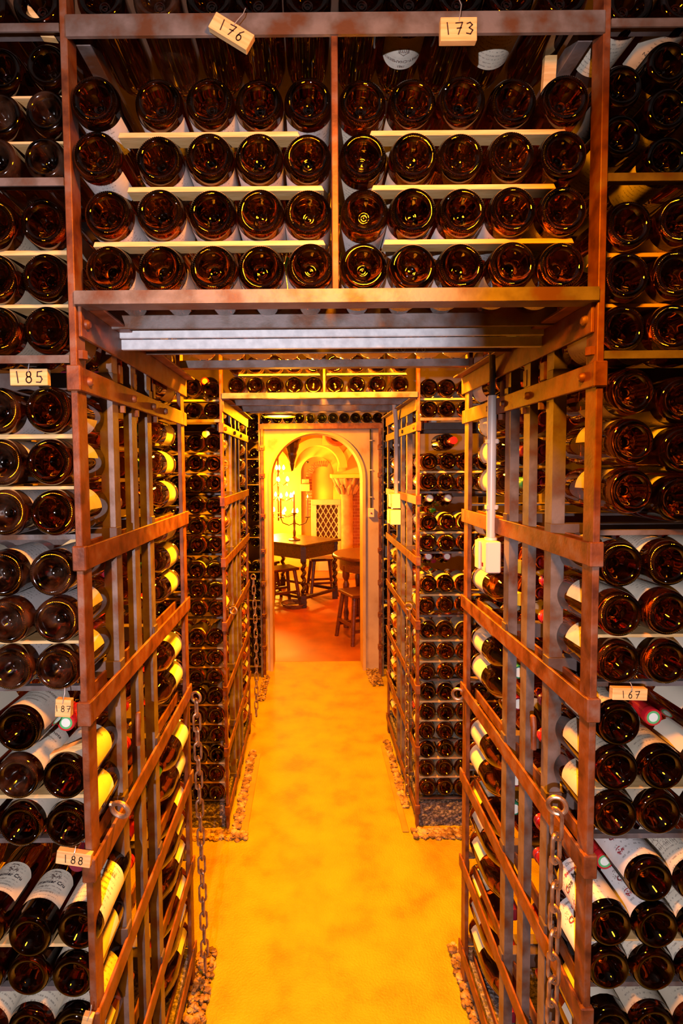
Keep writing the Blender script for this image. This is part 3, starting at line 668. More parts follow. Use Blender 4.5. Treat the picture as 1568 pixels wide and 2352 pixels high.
RB = rack('rusty iron bottle rack in the middle of the cellar, spanning the passage', BF, BB, LEV_B, .56, 2.74, BARS_B, 1.99)
# near rack: overhead bay
angle_x(RA, 'front_beam', XL, XR, AF - .008, 1.955, .022, .038, STEEL)
part(RA, 'ceiling_bar', XL, XR, 1.075, 1.081, 1.953, 1.993, STEEL)
part(RA, 'trunking', XL, XR, 1.120, 1.128, 1.946, 1.966, GALV); part(RA, 'trunking', XL, XR, 1.129, 1.140, 1.925, 1.9455, GALV)
cb = part(RA, 'ceiling_bar', XL, XR, 1.300, 1.306, 1.950, 1.9665, STEEL)
angle_x(RA, 'back_beam', XL, XR, AB - .036, 1.985, .022, .034, STEEL)
angle_x(RA, 'top_beam', XL, XR, AF - .008, 2.381, .034, .038, STEEL, .006, True)
part(RA, 'top_beam', XL, XR, AB - .03, AB, 2.385, 2.41, STEEL)
part(RA, 'divider', .040, .051, AF - .004, AF + .030, 1.965, 2.385, RUST)
part(RA, 'divider', .040, .051, AB - .034, AB, 1.995, 2.39, STEEL)
for s, X in ((-1, XL), (1, XR)):
    # broad angle along the passage ceiling
    part(RA, 'top_rail', X, X - s * .006, AF + .005, AB + .02, 1.905, 1.957, RUST)
    part(RA, 'top_rail', X, X - s * .032, AF + .005, AB + .02, 1.957, 1.962, RUST)
    part(RA, 'roof_rail', X, X - s * .025, AF + .03, AB, 2.395, 2.42, STEEL)
    for yy in (AF + .03, AF + .27, AF + .42, AF + .53): bolt(RA, (X - s * .006, yy, 1.8335), (-s, 0, 0), .0085)
    for yy in (AF + .20, AF + .29, AF + .44):
        part(RA, 'clamp_block', X - s * .001, X + s * .018, yy, yy + .022, 1.856, 1.895, RUST, .002); bolt(RA, (X - s * .0, yy + .01, 1.8115), (0, 0, -1), .008, .014, RUST, True)
    bolt(RA, (X - s * .006, AF + .025, 1.930), (-s, 0, 0), .009)
    bolt(RA, (X - s * .002, AF + .012, 1.868), (0, 0, 1), .010, .014, RUST, True)
for s, X in ((-1, XL), (1, XR)):                        # bent hooks over the cross bars
    y_ = 1.165 if s < 0 else 1.135
    MB().tube([(X - s * .008, y_, 1.075), (X - s * .008, y_, 1.125), (X - s * .006, y_ + .008, 1.140), (X - s * .004, y_ + .018, 1.138), (X - s * .002, y_ + .022, 1.115)], .0055, 10).build('hook', RUST, RA, smooth=True)
# chalk figures on the last ceiling bar, half hidden by the trunking
CHALK = mat('white chalk', (.66, .63, .58), .9)
def ribbon(polys, wd, y, m, name, parent, ox, oz, sc):
    mb = MB()
    for pl in polys:
        for a, b in zip(pl[:-1], pl[1:]):
            a = Vector((a[0] * sc + ox, a[1] * sc + oz)); b = Vector((b[0] * sc + ox, b[1] * sc + oz)); d = b - a
            nn = Vector((-d.y, d.x)).normalized() * wd / 2; e = d.normalized() * wd * .3
            q = [a + nn - e, a - nn - e, b - nn + e, b + nn + e]; mb.add([(p.x, y, p.y) for p in q], [(0, 1, 2, 3)])
    off = parent_loc(parent); me = bpy.data.meshes.new(name); me.from_pydata([(x - off.x, yy - off.y, z - off.z) for x, yy, z in mb.v], [], mb.f); me.materials.append(m)
    return link(name, me, parent)
def circ(cx, cz, rx, rz, a0=0, a1=2 * pi, n=14): return [(cx + rx * cos(a0 + (a1 - a0) * i / n), cz + rz * sin(a0 + (a1 - a0) * i / n)) for i in range(n + 1)]
DIG = {'1': [[(.35, 1), (.5, 0)]], '3': [[(.15, .9), (.5, 1), (.75, .8), (.4, .55)], [(.4, .55), (.8, .35), (.55, .02), (.1, .1)]],
       '5': [[(.8, 1), (.3, .95), (.25, .55), (.65, .55), (.8, .3), (.6, .02), (.15, .05)]],
       '6': [[(.7, 1), (.35, .7), (.2, .35)] + circ(.47, .27, .27, .27, pi, pi + 2 * pi)], '7': [[(.1, .95), (.85, 1), (.4, 0)], [(.25, .5), (.75, .55)]],
       '8': [circ(.5, .75, .24, .24), circ(.5, .26, .30, .27)], '0': [circ(.5, .5, .35, .5)], 'x': [[(.1, .1), (.9, .9)], [(.1, .9), (.9, .1)]]}
def digits(s, adv=.95):
    P = []
    for i, ch in enumerate(s): P += [[(x * .8 + i * adv, z) for x, z in pl] for pl in DIG.get(ch, [])]
    wd = len(s) * adv - .2
    return [[(x - wd / 2, z - .5) for x, z in pl] for pl in P]
ribbon(digits('1x0 76'), .0012, 1.2996, CHALK, 'chalk_mark', RA, .230, 1.9605, .017)
# middle rack: overhead bay
angle_x(RB, 'front_beam', XL, XR, BF - .008, 1.992, .024, .04, STEEL)
part(RB, 'ceiling_bar', XL, XR, 2.66, 2.67, 1.985, 2.02, STEEL); part(RB, 'ceiling_bar', XL, XR, 2.95, 2.96, 1.985, 2.02, STEEL)
angle_x(RB, 'back_beam', XL, XR, BB - .036, 2.02, .03, .034, STEEL)
part(RB, 'divider', .062, .073, BF - .004, BF + .03, 2.0, 2.74, RUST)
for s, X in ((-1, XL), (1, XR)):
    part(RB, 'top_rail', X, X - s * .006, BF + .005, BB + .02, 1.935, 1.987, RUST)
    part(RB, 'top_rail', X, X - s * .034, BF + .005, BB + .02, 1.987, 1.992, RUST)
    for yy in (BF + .05, BF + .35, BF + .60): bolt(RB, (X - s * .006, yy, 1.862), (-s, 0, 0), .010)
# rack framing the doorway
RC = thing('wine_rack', 'dark iron rack frame standing round the arched doorway', 'wine rack', (.09, CF, 0))
CXL, CXR = -.374, .556
for s, X in ((-1, CXL), (1, CXR)):
    part(RC, 'post', X - .011, X + .011, CF - .01, CF + .02, 0, 2.0, RUST); part(RC, 'post', X + s * .022 - .006, X + s * .022 + .006, CF - .004, CF + .02, 0, 2.75, STEEL)
    for z in (1.84, 1.62, 1.30, 1.02, .76, .50, .24): 
        part(RC, 'corner_clamp', X - .018, X + .018, CF - .016, CF + .024, z - .02, z + .02, RUST, .003); bolt(RC, (X, CF - .016, z), (0, -1, 0), .008)
    for z in (1.757, 1.555, 1.135, .858, .628, .478, .09): part(RC, 'shelf_bar', X + s * .03, X + s * .36, CF - .004, CF + .03, z - .008, z, STEEL)
part(RC, 'header', CXL - .02, CXR + .02, CF - .012, CF + .03, 1.987, 2.028, RUST); part(RC, 'shelf_bar', CXL, CXR, CF - .004, CF + .03, 2.028, 2.032, STEEL)

# ------------------------------------------------------------------ pine laths between the rows
def lath(x0, x1, y, z, label, d=.030, h=.0082, tilt=0.0):
    mb = MB(); L = x1 - x0
    mb.add([(-L / 2, 0, 0), (L / 2, 0, 0), (L / 2 - .004, 0, h), (-L / 2 + .003, 0, h), (-L / 2, d, 0), (L / 2, d, 0), (L / 2 - .004, d, h), (-L / 2 + .003, d, h)],
           [(0, 1, 2, 3), (7, 6, 5, 4), (0, 4, 5, 1), (3, 2, 6, 7), (1, 5, 6, 2), (0, 3, 7, 4)])
    o = link('wooden_lath', mb.mesh('wooden_lath', PINE, bevel=.0006), None, ((x0 + x1) / 2, y, z)); o.rotation_euler = (0, tilt, 0)
    return tag(o, label, 'lath', 'laths between the bottle rows')
for i, (z, a, b, c, d) in enumerate([(2.2370, -.318, -.012, .105, .437), (2.1480, -.305, .028, .108, .420), (2.0580, -.365, .030, .128, .452)]):
    lath(a, b, AF + .018, z, 'pine lath in the left half of the overhead bay, under its %s row' % ORD[i], .032)
    lath(c, d, AF + .018, z, 'pine lath in the right half of the overhead bay, under its %s row' % ORD[i], .032)
for side, s in (('left', -1), ('right', 1)):
    X0 = XL - .016 if s < 0 else XR + .016
    zs = {'left': [(1, 2.3125, .004), (1, 2.2375, .004), (2, 2.0465, .008), (2, 1.958, .006), (3, 1.7345, .008), (3, 1.646, .006), (4, 1.3720, .006), (5, 1.0890, .007), (6, .8085, .006)],
          'right': [(2, 2.0355, .007), (2, 1.9510, .006), (4, 1.3755, .006), (5, 1.0985, .003), (6, .811, .004)]}[side]
    cnt = {}
    for comp, z, h in zs:
        cnt[comp] = cnt.get(comp, 0) + 1
        nm = ['upper', 'lower'][cnt[comp] - 1] if len([q for q in zs if q[0] == comp]) > 1 else 'only'
        a, b = sorted((X0, X0 + s * .42))
        lath(a, b, AF + .022 + (.012 if comp == 1 else 0), z, '%s pine lath on the %s shelf from top, near %s rack' % (nm, ORD[comp], side), .05, h)
for side, rows, s in (('left', BL_ROWS, -1), ('right', BR_ROWS, 1)):
    X0 = XL - .014 if s < 0 else XR + .014
    seen = {}
    for k in range(len(rows) - 1):
        (c1, r1, z1), (c2, r2, z2) = rows[k], rows[k + 1]
        if c1 == c2 and z1 - z2 > .0865:
            a, b = sorted((X0, X0 + s * .45)); h = min(.009, z1 - z2 - .0815)
            lath(a, b, BF + .020, z2 + .0408, 'thin pine lath under the %s row, %s shelf of the middle %s rack' % (r1, ORD[c1], side), .05, h)
for a, b, q in ((-.318, .050, 'left'), (.078, .44, 'right')):
    lath(a, b, BF + .02, 2.0955, 'pine lath above the middle archway, %s half' % q, .04, .008)
# loose pieces standing or leaning in the near rack
def loose(pts, th, y, label, tilt):
    o = MB().prism(pts, -th / 2, th / 2).build('wooden_offcut', PINE, bevel=.0006); cx = sum(p[0] for p in pts) / len(pts)
    o.location = (0, y, 0); return tag(o, label, 'wood offcut', 'loose wood offcuts')
loose([(-.383, 2.349), (-.366, 2.353), (-.352, 2.305), (-.371, 2.303)], .012, AF + .05, 'short pine offcut leaning beside the post under tag 176', 0)
loose([(.430, 2.42), (.452, 2.42), (.447, 2.322), (.425, 2.322)], .012, AF + .10, 'upright pine offcut behind the top beam beside tag 173', 0)
loose([(-.475, 2.455), (-.455, 2.445), (-.415, 2.395), (-.440, 2.398)], .012, AF + .02, 'slanting pine offcut above the top shelf, outside the post', 0)
loose([(-.520, 1.512), (-.455, 1.556), (-.448, 1.548), (-.505, 1.50)], .012, AF + .15, 'pine offcut propped behind the bottles under the third shelf', 0)
loose([(-.470, 1.171), (-.402, 1.196), (-.402, 1.184), (-.470, 1.160)], .02, AF + .03, 'weathered pine offcut laid across bottles under tag 187', 0)

# ------------------------------------------------------------------ numbered wooden tags on wires
def tagboard(num, cx, cy, cz, wd, ht, rot, label, dsz, wire=.03, tiltx=0.0, ink=True):
    root = thing('number_tag', label, 'tag', (cx, cy, cz), 'numbered wooden tags')
    MB().box(-wd / 2, wd / 2, 0, .012, -ht / 2, ht / 2).build('board', PINE, root, bevel=.0008, off=(0, 0, 0))
    mb = MB()
    if ink:
        P = digits(num); wdt = dsz * .11
        for pl in P:
            for a, b in zip(pl[:-1], pl[1:]):
                a = Vector((a[0] * dsz, a[1] * dsz)); b = Vector((b[0] * dsz, b[1] * dsz)); d = b - a
                nn = Vector((-d.y, d.x)).normalized() * wdt / 2; e = d.normalized() * wdt * .3
                q = [a + nn - e, a - nn - e, b - nn + e, b + nn + e]; mb.add([(p.x, -.0006, p.y) for p in q], [(0, 1, 2, 3)])
        me = bpy.data.meshes.new('numerals'); me.from_pydata(mb.v, [], mb.f); me.materials.append(MARKER); link('numerals', me, root)
    c, s_ = cos(-rot), sin(-rot)
    wl = [(0, -.001, ht * .30), (.0015, -.002, ht * .6), (wire * .12, 0, wire * .6 + ht / 2), (wire * .02, .004, wire + ht / 2)]
    MB().tube([(x * 1, y, z) for x, y, z in wl], .0007, 6).build('wire', WIRE, root, smooth=True, off=(0, 0, 0))
    root.rotation_euler = (tiltx, rot, 0); return root
tagboard('176', -.119, AF - .026, 2.374, .070, .0265, radians(31), 'wooden tag numbered 176 hanging crooked on the top beam', .0165, .03)
tagboard('173', .242, AF - .026, 2.374, .058, .036, 0, 'wooden tag numbered 173 hanging straight on the top beam', .018, .03)
tagboard('185', -.476, AF + .006, 1.838, .064, .028, 0, 'wooden tag numbered 185 hanging above bottles in the near left rack', .019, .02)
tagboard('187', -.431, AF - .006, 1.267, .027, .031, radians(4), 'small square wooden tag numbered 187', .0105, .02)
tagboard('188', -.416, AF - .018, 1.004, .060, .024, radians(9), 'wooden tag numbered 188 hanging a little crooked', .0135, .01)
tagboard('', -.401, AF - .022, .704, .018, .030, radians(14), 'small wooden tag hanging by the post below tag 188', .01, .02, ink=False)
tagboard('167', .549, AF - .010, 1.286, .060, .021, radians(2), 'wooden tag numbered 167 in the near right rack', .0125, .01)

# ------------------------------------------------------------------ pendant lamps
SHADE = mat('enamel lamp shade', (.16, .13, .10), .35, .2); GLOW = emit('lamp glow', (1, .50, .09), 9)
def pendant(x, y, z, power, label, r=.115):
    root = thing('pendant_lamp', label, 'lamp', (x, y, z), 'pendant lamps over the passage')
    sh = MB(); sh.lathe([(.020, .075), (.030, .072), (.05, .06), (r * .8, .03), (r, .004), (r, 0), (r * .96, .003), (r * .78, .025), (.045, .054), (.020, .066)], 40)
    sh.build('shade', SHADE, root, smooth=True, off=(0, 0, 0))
    bu = MB(); bu.lathe([(0, .0), (r * .5, .002), (r * .93, .012), (r * .75, .022), (0, .03)], 32); bu.build('diffuser', GLOW, root, smooth=True, off=(0, 0, 0))
    MB().tube([(0, 0, .07), (0, 0, .12)], .016, 14).build('lamp_holder', SHADE, root, smooth=True, off=(0, 0, 0))
    MB().tube([(0, 0, .12), (0, 0, max(.2, 2.78 - z))], .003, 8).build('cord', C_BLACK, root, smooth=True, off=(0, 0, 0))
    d = bpy.data.lights.new('lamp_light', 'AREA'); d.shape = 'DISK'; d.size = r * 1.7; d.energy = power; d.color = AMBER
    lo = bpy.data.objects.new('lamp_light', d); COL.objects.link(lo); lo.parent = root; lo.location = (0, 0, -.004)
    pd = bpy.data.lights.new('lamp_bulb', 'POINT'); pd.energy = power * .55; pd.color = AMBER; pd.shadow_soft_size = .03
    po = bpy.data.objects.new('lamp_bulb', pd); COL.objects.link(po); po.parent = root; po.location = (0, 0, -.05)
    return root
pendant(*LAMPS[0], 'pendant lamp above the viewer, out of the frame in front of the near rack')
pendant(*LAMPS[1], 'pendant lamp hidden between the near and the middle rack')
pendant(*LAMPS[2], 'glowing round pendant lamp in front of the arched doorway')

# ------------------------------------------------------------------ chains and rings
def link_mesh():
    mb = MB(); a, w_ = .0185, .0105
    pts = [(0, w_ * cos(t), a + w_ * sin(t)) for t in [pi * i / 8 for i in range(9)]] + [(0, -w_ * cos(t), -a - w_ * sin(t)) for t in [pi * i / 8 for i in range(9)]]
    mb.tube(pts, .0038, 8, closed=True); return mb.mesh('chain_link', CHROME, True)
LINK = link_mesh()
def ring_part(root, c, r, t, normal, name='ring'):
    n = Vector(normal).normalized(); u = n.orthogonal().normalized(); v = n.cross(u)
    MB().tube([Vector(c) + u * r * cos(2 * pi * i / 20) + v * r * sin(2 * pi * i / 20) for i in range(20)], t, 8, closed=True).build(name, CHROME, root, smooth=True)
def chain(a, b, label, sag=0.0):
    a, b = Vector(a), Vector(b); root = thing('chain', label, 'chain', a, 'barrier chains')
    d = b - a; L = d.length; k = max(2, int(L / .0455)); q = Vector((0, 0, -1)).rotation_difference(d.normalized())
    for i in range(k):
        o = link('chain_link', LINK, root); t = (i + .5) / k
        o.location = d * t + Vector((sag * sin(pi * t), 0, 0)); o.rotation_mode = 'QUATERNION'
        o.rotation_quaternion = q @ Matrix.Rotation((pi / 2 if i % 2 else 0) + .5 + j(.15), 3, 'Z').to_quaternion()
    ring_part(root, a + Vector((0, 0, .012)), .016, .0045, (.4, 1, 0)); return root
chain((-.366, 1.69, .945), (-.352, 1.685, .055), 'rusty chain hanging from a ring on the near left rack')
chain((.462, .995, 1.028), (.4615, 1.00, .45), 'heavy chain hanging from a ring on the near right rack')
chain((-.362, 3.40, .985), (-.355, 3.40, .10), 'thin chain hanging on the middle left rack', .01)
chain((.470, 2.58, 1.000), (.4690, 2.60, .07), 'chain hanging on the middle right rack', -.004)
for c, nrm, lb_ in (((-.372, 1.02, 1.022), (.2, 1, .3), 'empty eye ring on the near left rack by tag 188'), ((.466, 1.695, .958), (.3, 1, 0), 'empty eye ring at the back post of the near right rack'), ((-.368, 2.56, 1.005), (.3, 1, 0), 'empty eye ring on the middle left rack')):
    r_ = thing('eye_ring', lb_, 'ring', c, 'eye rings on the racks'); ring_part(r_, c, .017, .0048, nrm)
    sgn = -1 if c[0] < 0 else 1
    MB().tube([(c[0] + sgn * .012, c[1], c[2] + .010), (c[0] + sgn * .02, c[1], c[2] + .012)], .005, 8).build('eye_stem', CHROME, r_, smooth=True)

# ------------------------------------------------------------------ conduits and switches
PLASTIC = mat('cream plastic', (.72, .62, .55), .4); PIPE = mat('grey plastic conduit', (.52, .47, .47), .35); CABLE = C_BLACK
def switch_box(root, x, y0, y1, z0, z1, d=.038):
    bx = B(x - d, x, y0, y1, z0, z1).build('switch_box', PLASTIC, root, bevel=.003)
    ym = (y0 + y1) / 2
    B(x - d - .006, x - d, ym + .002, y1 - .003, z0 + .003, z1 - .003).build('rocker', PLASTIC, root, bevel=.002)
    B(x - d - .0065, x - d - .005, y0 + .008, y0 + .016, z0 + .016, z0 + .026).build('indicator', C_WINE, root)
rt = thing('conduit', 'grey conduit with a white switch box on the near right rack', 'conduit', (.470, 1.41, 1.40), 'wall conduits')
MB().tube([(.470, 1.41, 1.49), (.470, 1.41, 1.862)], .0115, 16).build('pipe', PIPE, rt, smooth=True)
MB().tube([(.470, 1.41, 1.86), (.469, 1.405, 1.92), (.455, 1.37, 1.965)], .008, 10).build('cable', CABLE, rt, smooth=True)
for z in (1.745, 1.575): MB().box(.456, .484, 1.400, 1.420, z - .006, z + .006).box(.470, .490, 1.412, 1.440, z - .005, z + .005).build('clip', PIPE, rt, bevel=.001)
switch_box(rt, .482, 1.365, 1.445, 1.410, 1.490)
MB().tube([(.470, 1.41, 1.488), (.470, 1.41, 1.496)], .016, 16).build('gland', PLASTIC, rt, smooth=True)
rt = thing('conduit', 'grey conduit with two white switch boxes on the middle right rack', 'conduit', (.468, 2.95, 1.38), 'wall conduits')
MB().tube([(.468, 2.95, 1.54), (.468, 2.95, 1.90), (.462, 2.93, 1.94), (.445, 2.88, 2.02)], .012, 14).build('pipe', PIPE, rt, smooth=True)
for z in (1.80, 1.60): MB().box(.452, .484, 2.94, 2.96, z - .006, z + .006).build('clip', PIPE, rt, bevel=.001)
switch_box(rt, .481, 2.88, 2.98, 1.462, 1.540, .045); switch_box(rt, .481, 2.87, 2.97, 1.375, 1.455, .055)
rt = thing('wall_switch', 'white wall switch with thin black cable beside the arched doorway', 'switch', (.50, 4.44, 1.27))
MB().box(.474, .524, 4.412, 4.44, 1.275, 1.350).build('switch_box', PLASTIC, rt, bevel=.004); MB().box(.492, .504, 4.407, 4.413, 1.303, 1.315).build('knob', C_WINE, rt, bevel=.002)
MB().tube([(.497, 4.432, 1.35), (.495, 4.432, 1.60), (.493, 4.432, 1.99)], .006, 8).build('cable', CABLE, rt, smooth=True)
for z in (1.44, 1.66, 1.90): MB().box(.484, .508, 4.425, 4.441, z - .004, z + .004).build('cable_clip', PIPE, rt)

# ------------------------------------------------------------------ concrete plinths and gravel
AGG = noisy('exposed aggregate concrete', [(.055, .045, .045), (.16, .125, .12), (.34, .28, .26)], 90, (.6, .9), 0, 1.0, detail=3, spread=(.4, .68), bscale=110, dist=.012)
for x0, x1, y0, y1, lb_ in ((-.96, -.40, BF + .02, BB, 'rough dark concrete plinth under the middle left rack'), (.495, 1.05, BF + .02, BB, 'rough dark concrete plinth under the middle right rack'),
                            (-.87, -.40, AF + .02, AB, 'rough concrete plinth under the near left rack'), (.495, .95, AF + .02, AB, 'rough concrete plinth under the near right rack')):
    mb = MB(); nx_, nz_ = 26, 7; rnd = random.Random(int(x0 * 100))
    mb.box(x0, x1, y0 + .004, y1, 0, .112)
    vs = [(x0 + (x1 - x0) * i / nx_, y0 - rnd.uniform(0, .010), .112 * k / nz_) for k in range(nz_ + 1) for i in range(nx_ + 1)]
    mb.add(vs, [(k * (nx_ + 1) + i, k * (nx_ + 1) + i + 1, (k + 1) * (nx_ + 1) + i + 1, (k + 1) * (nx_ + 1) + i) for k in range(nz_) for i in range(nx_)])
    tag(mb.build('concrete_plinth', AGG), lb_, 'plinth', 'concrete plinths under the racks')
GRAV = noisy('pale gravel', [(.09, .04, .012), (.24, .13, .05), (.46, .31, .15)], 26, (.5, .8), 0, .2, spread=(.35, .65))
bmi = bmesh.new(); bmesh.ops.create_icosphere(bmi, subdivisions=1, radius=1); ICO = ([tuple(v.co) for v in bmi.verts], [tuple(v.index for v in f.verts) for f in bmi.faces]); bmi.free()
def gravel(areas, seed, label):
    rnd = random.Random(seed); mb = MB()
    for (x0, x1, y0, y1, cnt, h) in areas:
        for _ in range(cnt):
            r = rnd.uniform(.004, .0105) if rnd.random() < .85 else rnd.uniform(.010, .016); x, y = rnd.uniform(x0, x1), rnd.uniform(y0, y1); z = rnd.uniform(.001, h)
            sx, sy, sz = r * rnd.uniform(.8, 1.4), r * rnd.uniform(.8, 1.3), r * rnd.uniform(.5, .8); a = rnd.uniform(0, pi)
            vs = []
            for vx, vy, vz in ICO[0]:
                k = 1 + rnd.uniform(-.16, .16); px, py = vx * sx * k, vy * sy * k
                vs.append((x + px * cos(a) - py * sin(a), y + px * sin(a) + py * cos(a), z + vz * sz * k))
            mb.add(vs, ICO[1])
    tag(mb.build('gravel', GRAV, smooth=True, ang=25), label, 'gravel', kind='stuff')
gravel([(-.395, -.335, 1.15, 1.80, 560, .022)], 1, 'heap of loose gravel at the foot of the near left rack')
gravel([(.472, .500, 1.15, 1.82, 430, .022)], 2, 'loose gravel at the foot of the near right rack')
gravel([(-.365, -.335, 2.45, 3.15, 420, .012), (-.56, -.30, 2.375, 2.425, 330, .014)], 3, 'gravel strip at the foot of the middle left rack')
gravel([(.445, .475, 2.60, 3.25, 380, .012), (.46, .85, 2.375, 2.435, 480, .014)], 4, 'gravel strip at the foot of the middle right rack')
gravel([(-.385, -.34, 3.85, 4.30, 260, .02), (.46, .55, 4.10, 4.42, 330, .022)], 5, 'gravel on both sides of the doorway sill')
KERB = noisy('smooth concrete kerb', [(.26, .15, .012), (.34, .22, .02)], 8, (.5, .7), 0, .3)
for x0, x1, y0, y1, lb_ in ((-.335, -.300, 2.43, 3.12, 'low smooth concrete kerb along the middle left rack'), (.415, .445, 2.42, 3.20, 'low smooth concrete kerb along the middle right rack')):
    tag(B(x0, x1, y0, y1, 0, .006).build('kerb', KERB, bevel=.002), lb_, 'kerb')

# ------------------------------------------------------------------ the far room seen through the arch
OAK = noisy('dark oak', [(0.022, 0.007, 0.003), (0.05, 0.016, 0.006)], 10, (0.22, 0.36), 0, 0.15, stretch=(1, 6, 6))
OAK2 = noisy('red brown oak', [(0.07, 0.014, 0.004), (0.13, 0.032, 0.009)], 10, (0.28, 0.42), 0, 0.15, stretch=(1, 6, 6))
STONE = noisy('carved stone', [(0.34, 0.20, 0.10), (0.50, 0.33, 0.18)], 9, (0.7, 0.85), 0, 0.4)
def brickm():
    m = mat('old brick', (.3, .1, .05), .8); nt = m.node_tree; tx = nt.nodes.new('ShaderNodeTexBrick'); tc = nt.nodes.new('ShaderNodeTexCoord'); mp = nt.nodes.new('ShaderNodeMapping')
    mp.inputs['Rotation'].default_value = (radians(90), 0, 0); nt.links.new(tc.outputs['Object'], mp.inputs[0]); nt.links.new(mp.outputs[0], tx.inputs['Vector'])
    tx.inputs['Color1'].default_value = (.30, .085, .04, 1); tx.inputs['Color2'].default_value = (.20, .055, .03, 1); tx.inputs['Mortar'].default_value = (.42, .26, .14, 1); tx.inputs['Scale'].default_value = 5
    tx.inputs['Mortar Size'].default_value = .012; nt.links.new(tx.outputs[0], nt.nodes['Principled BSDF'].inputs['Base Color']); return m
BRICK = brickm()
struct('wall_far_left', B(-1.9, -1.8, 4.68, 9.4, 0, 3.0), VAULT); struct('wall_far_right', B(2.5, 2.6, 4.68, 9.4, 0, 3.0), VAULT)
struct('ceiling_far_room', B(-1.9, 2.6, 4.68, 9.6, 2.75, 2.85), VAULT)
def niche_wall(x0, x1, niches, ztop, y, depth, m):
    """wall facing -y with round-headed niches sunk into it"""
    mb = MB(); cuts = []
    xs = [x0]
    for cx, r, zs, z0 in niches:
        a = [cx + r * cos(pi - pi * i / 20) for i in range(21)]; xs += a
    xs.append(x1); xs = sorted(set(round(q, 5) for q in xs))
    def hole(x):
        for cx, r, zs, z0 in niches:
            if cx - r - 1e-4 <= x <= cx + r + 1e-4: return z0, zs + sqrt(max(0, r * r - (x - cx) ** 2)), (cx, r)
        return None
    for a, b in zip(xs[:-1], xs[1:]):
        h = hole((a + b) / 2)
        if h is None: mb.add([(a, y, 0), (b, y, 0), (b, y, ztop), (a, y, ztop)], [(0, 1, 2, 3)])
        else:
            ha, hb = hole(a), hole(b); za = ha[1] if ha else h[1]; zb_ = hb[1] if hb else h[1]; z0 = h[0]
            mb.add([(a, y, za), (b, y, zb_), (b, y, ztop), (a, y, ztop)], [(0, 1, 2, 3)])
            if z0 > 0: mb.add([(a, y, 0), (b, y, 0), (b, y, z0), (a, y, z0)], [(0, 1, 2, 3)])
            mb.add([(a, y, za), (b, y, zb_), (b, y + depth, zb_), (a, y + depth, za)], [(0, 1, 2, 3)])
            mb.add([(a, y + depth, z0), (b, y + depth, z0), (b, y + depth, zb_), (a, y + depth, za)], [(0, 1, 2, 3)])
            mb.add([(a, y, z0), (b, y, z0), (b, y + depth, z0), (a, y + depth, z0)], [(0, 1, 2, 3)])
    for cx, r, zs, z0 in niches:
        for xx in (cx - r, cx + r): mb.add([(xx, y, z0), (xx, y + depth, z0), (xx, y + depth, zs), (xx, y, zs)], [(0, 1, 2, 3)])
    return mb
struct('wall_far_back', niche_wall(-1.9, 2.6, [(.125, .275, 1.60, .45)], 2.8, 9.2, .30, VAULT), VAULT)
# raised arch ring and rib vault in front of the niche
def arch_ring(name, cx, zs, r0, r1, y0, y1, m, a0=0, a1=pi, n=28):
    mb = MB(); vs = []; fs = []
    for i in range(n + 1):
        t = a0 + (a1 - a0) * i / n
        vs += [(cx + r0 * cos(t), y0, zs + r0 * sin(t)), (cx + r1 * cos(t), y0, zs + r1 * sin(t)), (cx + r1 * cos(t), y1, zs + r1 * sin(t)), (cx + r0 * cos(t), y1, zs + r0 * sin(t))]
    for i in range(n):
        for k in range(4): a, b = i * 4 + k, i * 4 + (k + 1) % 4; fs.append((a, b, b + 4, a + 4))
    fs += [(0, 1, 2, 3), tuple(n * 4 + k for k in (3, 2, 1, 0))]; mb.add(vs, fs); return struct(name, mb, m, smooth=True, ang=40)
arch_ring('trim_2', .125, 1.68, .36, .48, 8.75, 9.2, VAULT); arch_ring('trim_3', 1.0, 1.62, .42, .54, 8.81, 9.19, VAULT); arch_ring('trim_4', -.78, 1.62, .36, .48, 8.80, 9.19, VAULT)
# small bricks of the inner arch: voussoirs picked out one by one
va = thing('brick_arch', 'small brick arch with radiating bricks inside the plaster niche', 'brick arch', (.20, 9.15, 1.50))
for i in range(15):
    t = radians(70) + radians(110) * i / 14
    o = MB().obox((.22 + .235 * cos(t), 9.16, 1.52 + .235 * sin(t)), (cos(t), 0, sin(t)), (0, 1, 0), (-sin(t), 0, cos(t)), .05, .05, .011).build('brick', BRICK, va)
for i in range(11): MB().box(-.065, .035, 9.12, 9.20, .98 + i * .048, 1.02 + i * .048).build('brick', BRICK, va)
tag(MB().lathe([(0, .02), (.02, .012), (.026, 0), (.02, -.012), (0, -.02)], 14, c=(-.04, 9.1, 1.78)).build('iron_knob', C_BLACK, smooth=True), 'small black iron knob on the yellow niche wall', 'knob')
# medallion on the vault
md = thing('medallion', 'round terracotta medallion with beaded rim high on the vault', 'medallion', (.42, 8.3, 2.19))
TERRA = noisy('terracotta', [(.16, .028, .006), (.26, .06, .015)], 20, (.7, .8), 0, .3)
MB().lathe([(.115, -.03), (.135, -.04), (.17, -.04), (.185, -.02), (.185, 0), (.115, 0)], 40, c=(.42, 8.3, 2.19), axis='y').build('rim', TERRA, md, smooth=True)
MB().lathe([(0, -.012), (.08, -.010), (.118, -.004), (.118, 0), (0, 0)], 40, c=(.42, 8.3, 2.19), axis='y').build('disc', mat('dark red fresco', (.07, .008, .003), .8), md, smooth=True)
for i in range(30):
    t = 2 * pi * i / 30
    MB().lathe([(0, .009), (.008, .005), (.010, 0), (.008, -.005), (0, -.009)], 8, c=(.42 + .152 * cos(t), 8.262, 2.19 + .152 * sin(t))).build('bead', TERRA, md, smooth=True)
struct('trim_5', B(.20, .66, 8.30, 8.36, 2.03, 2.75), VAULT)
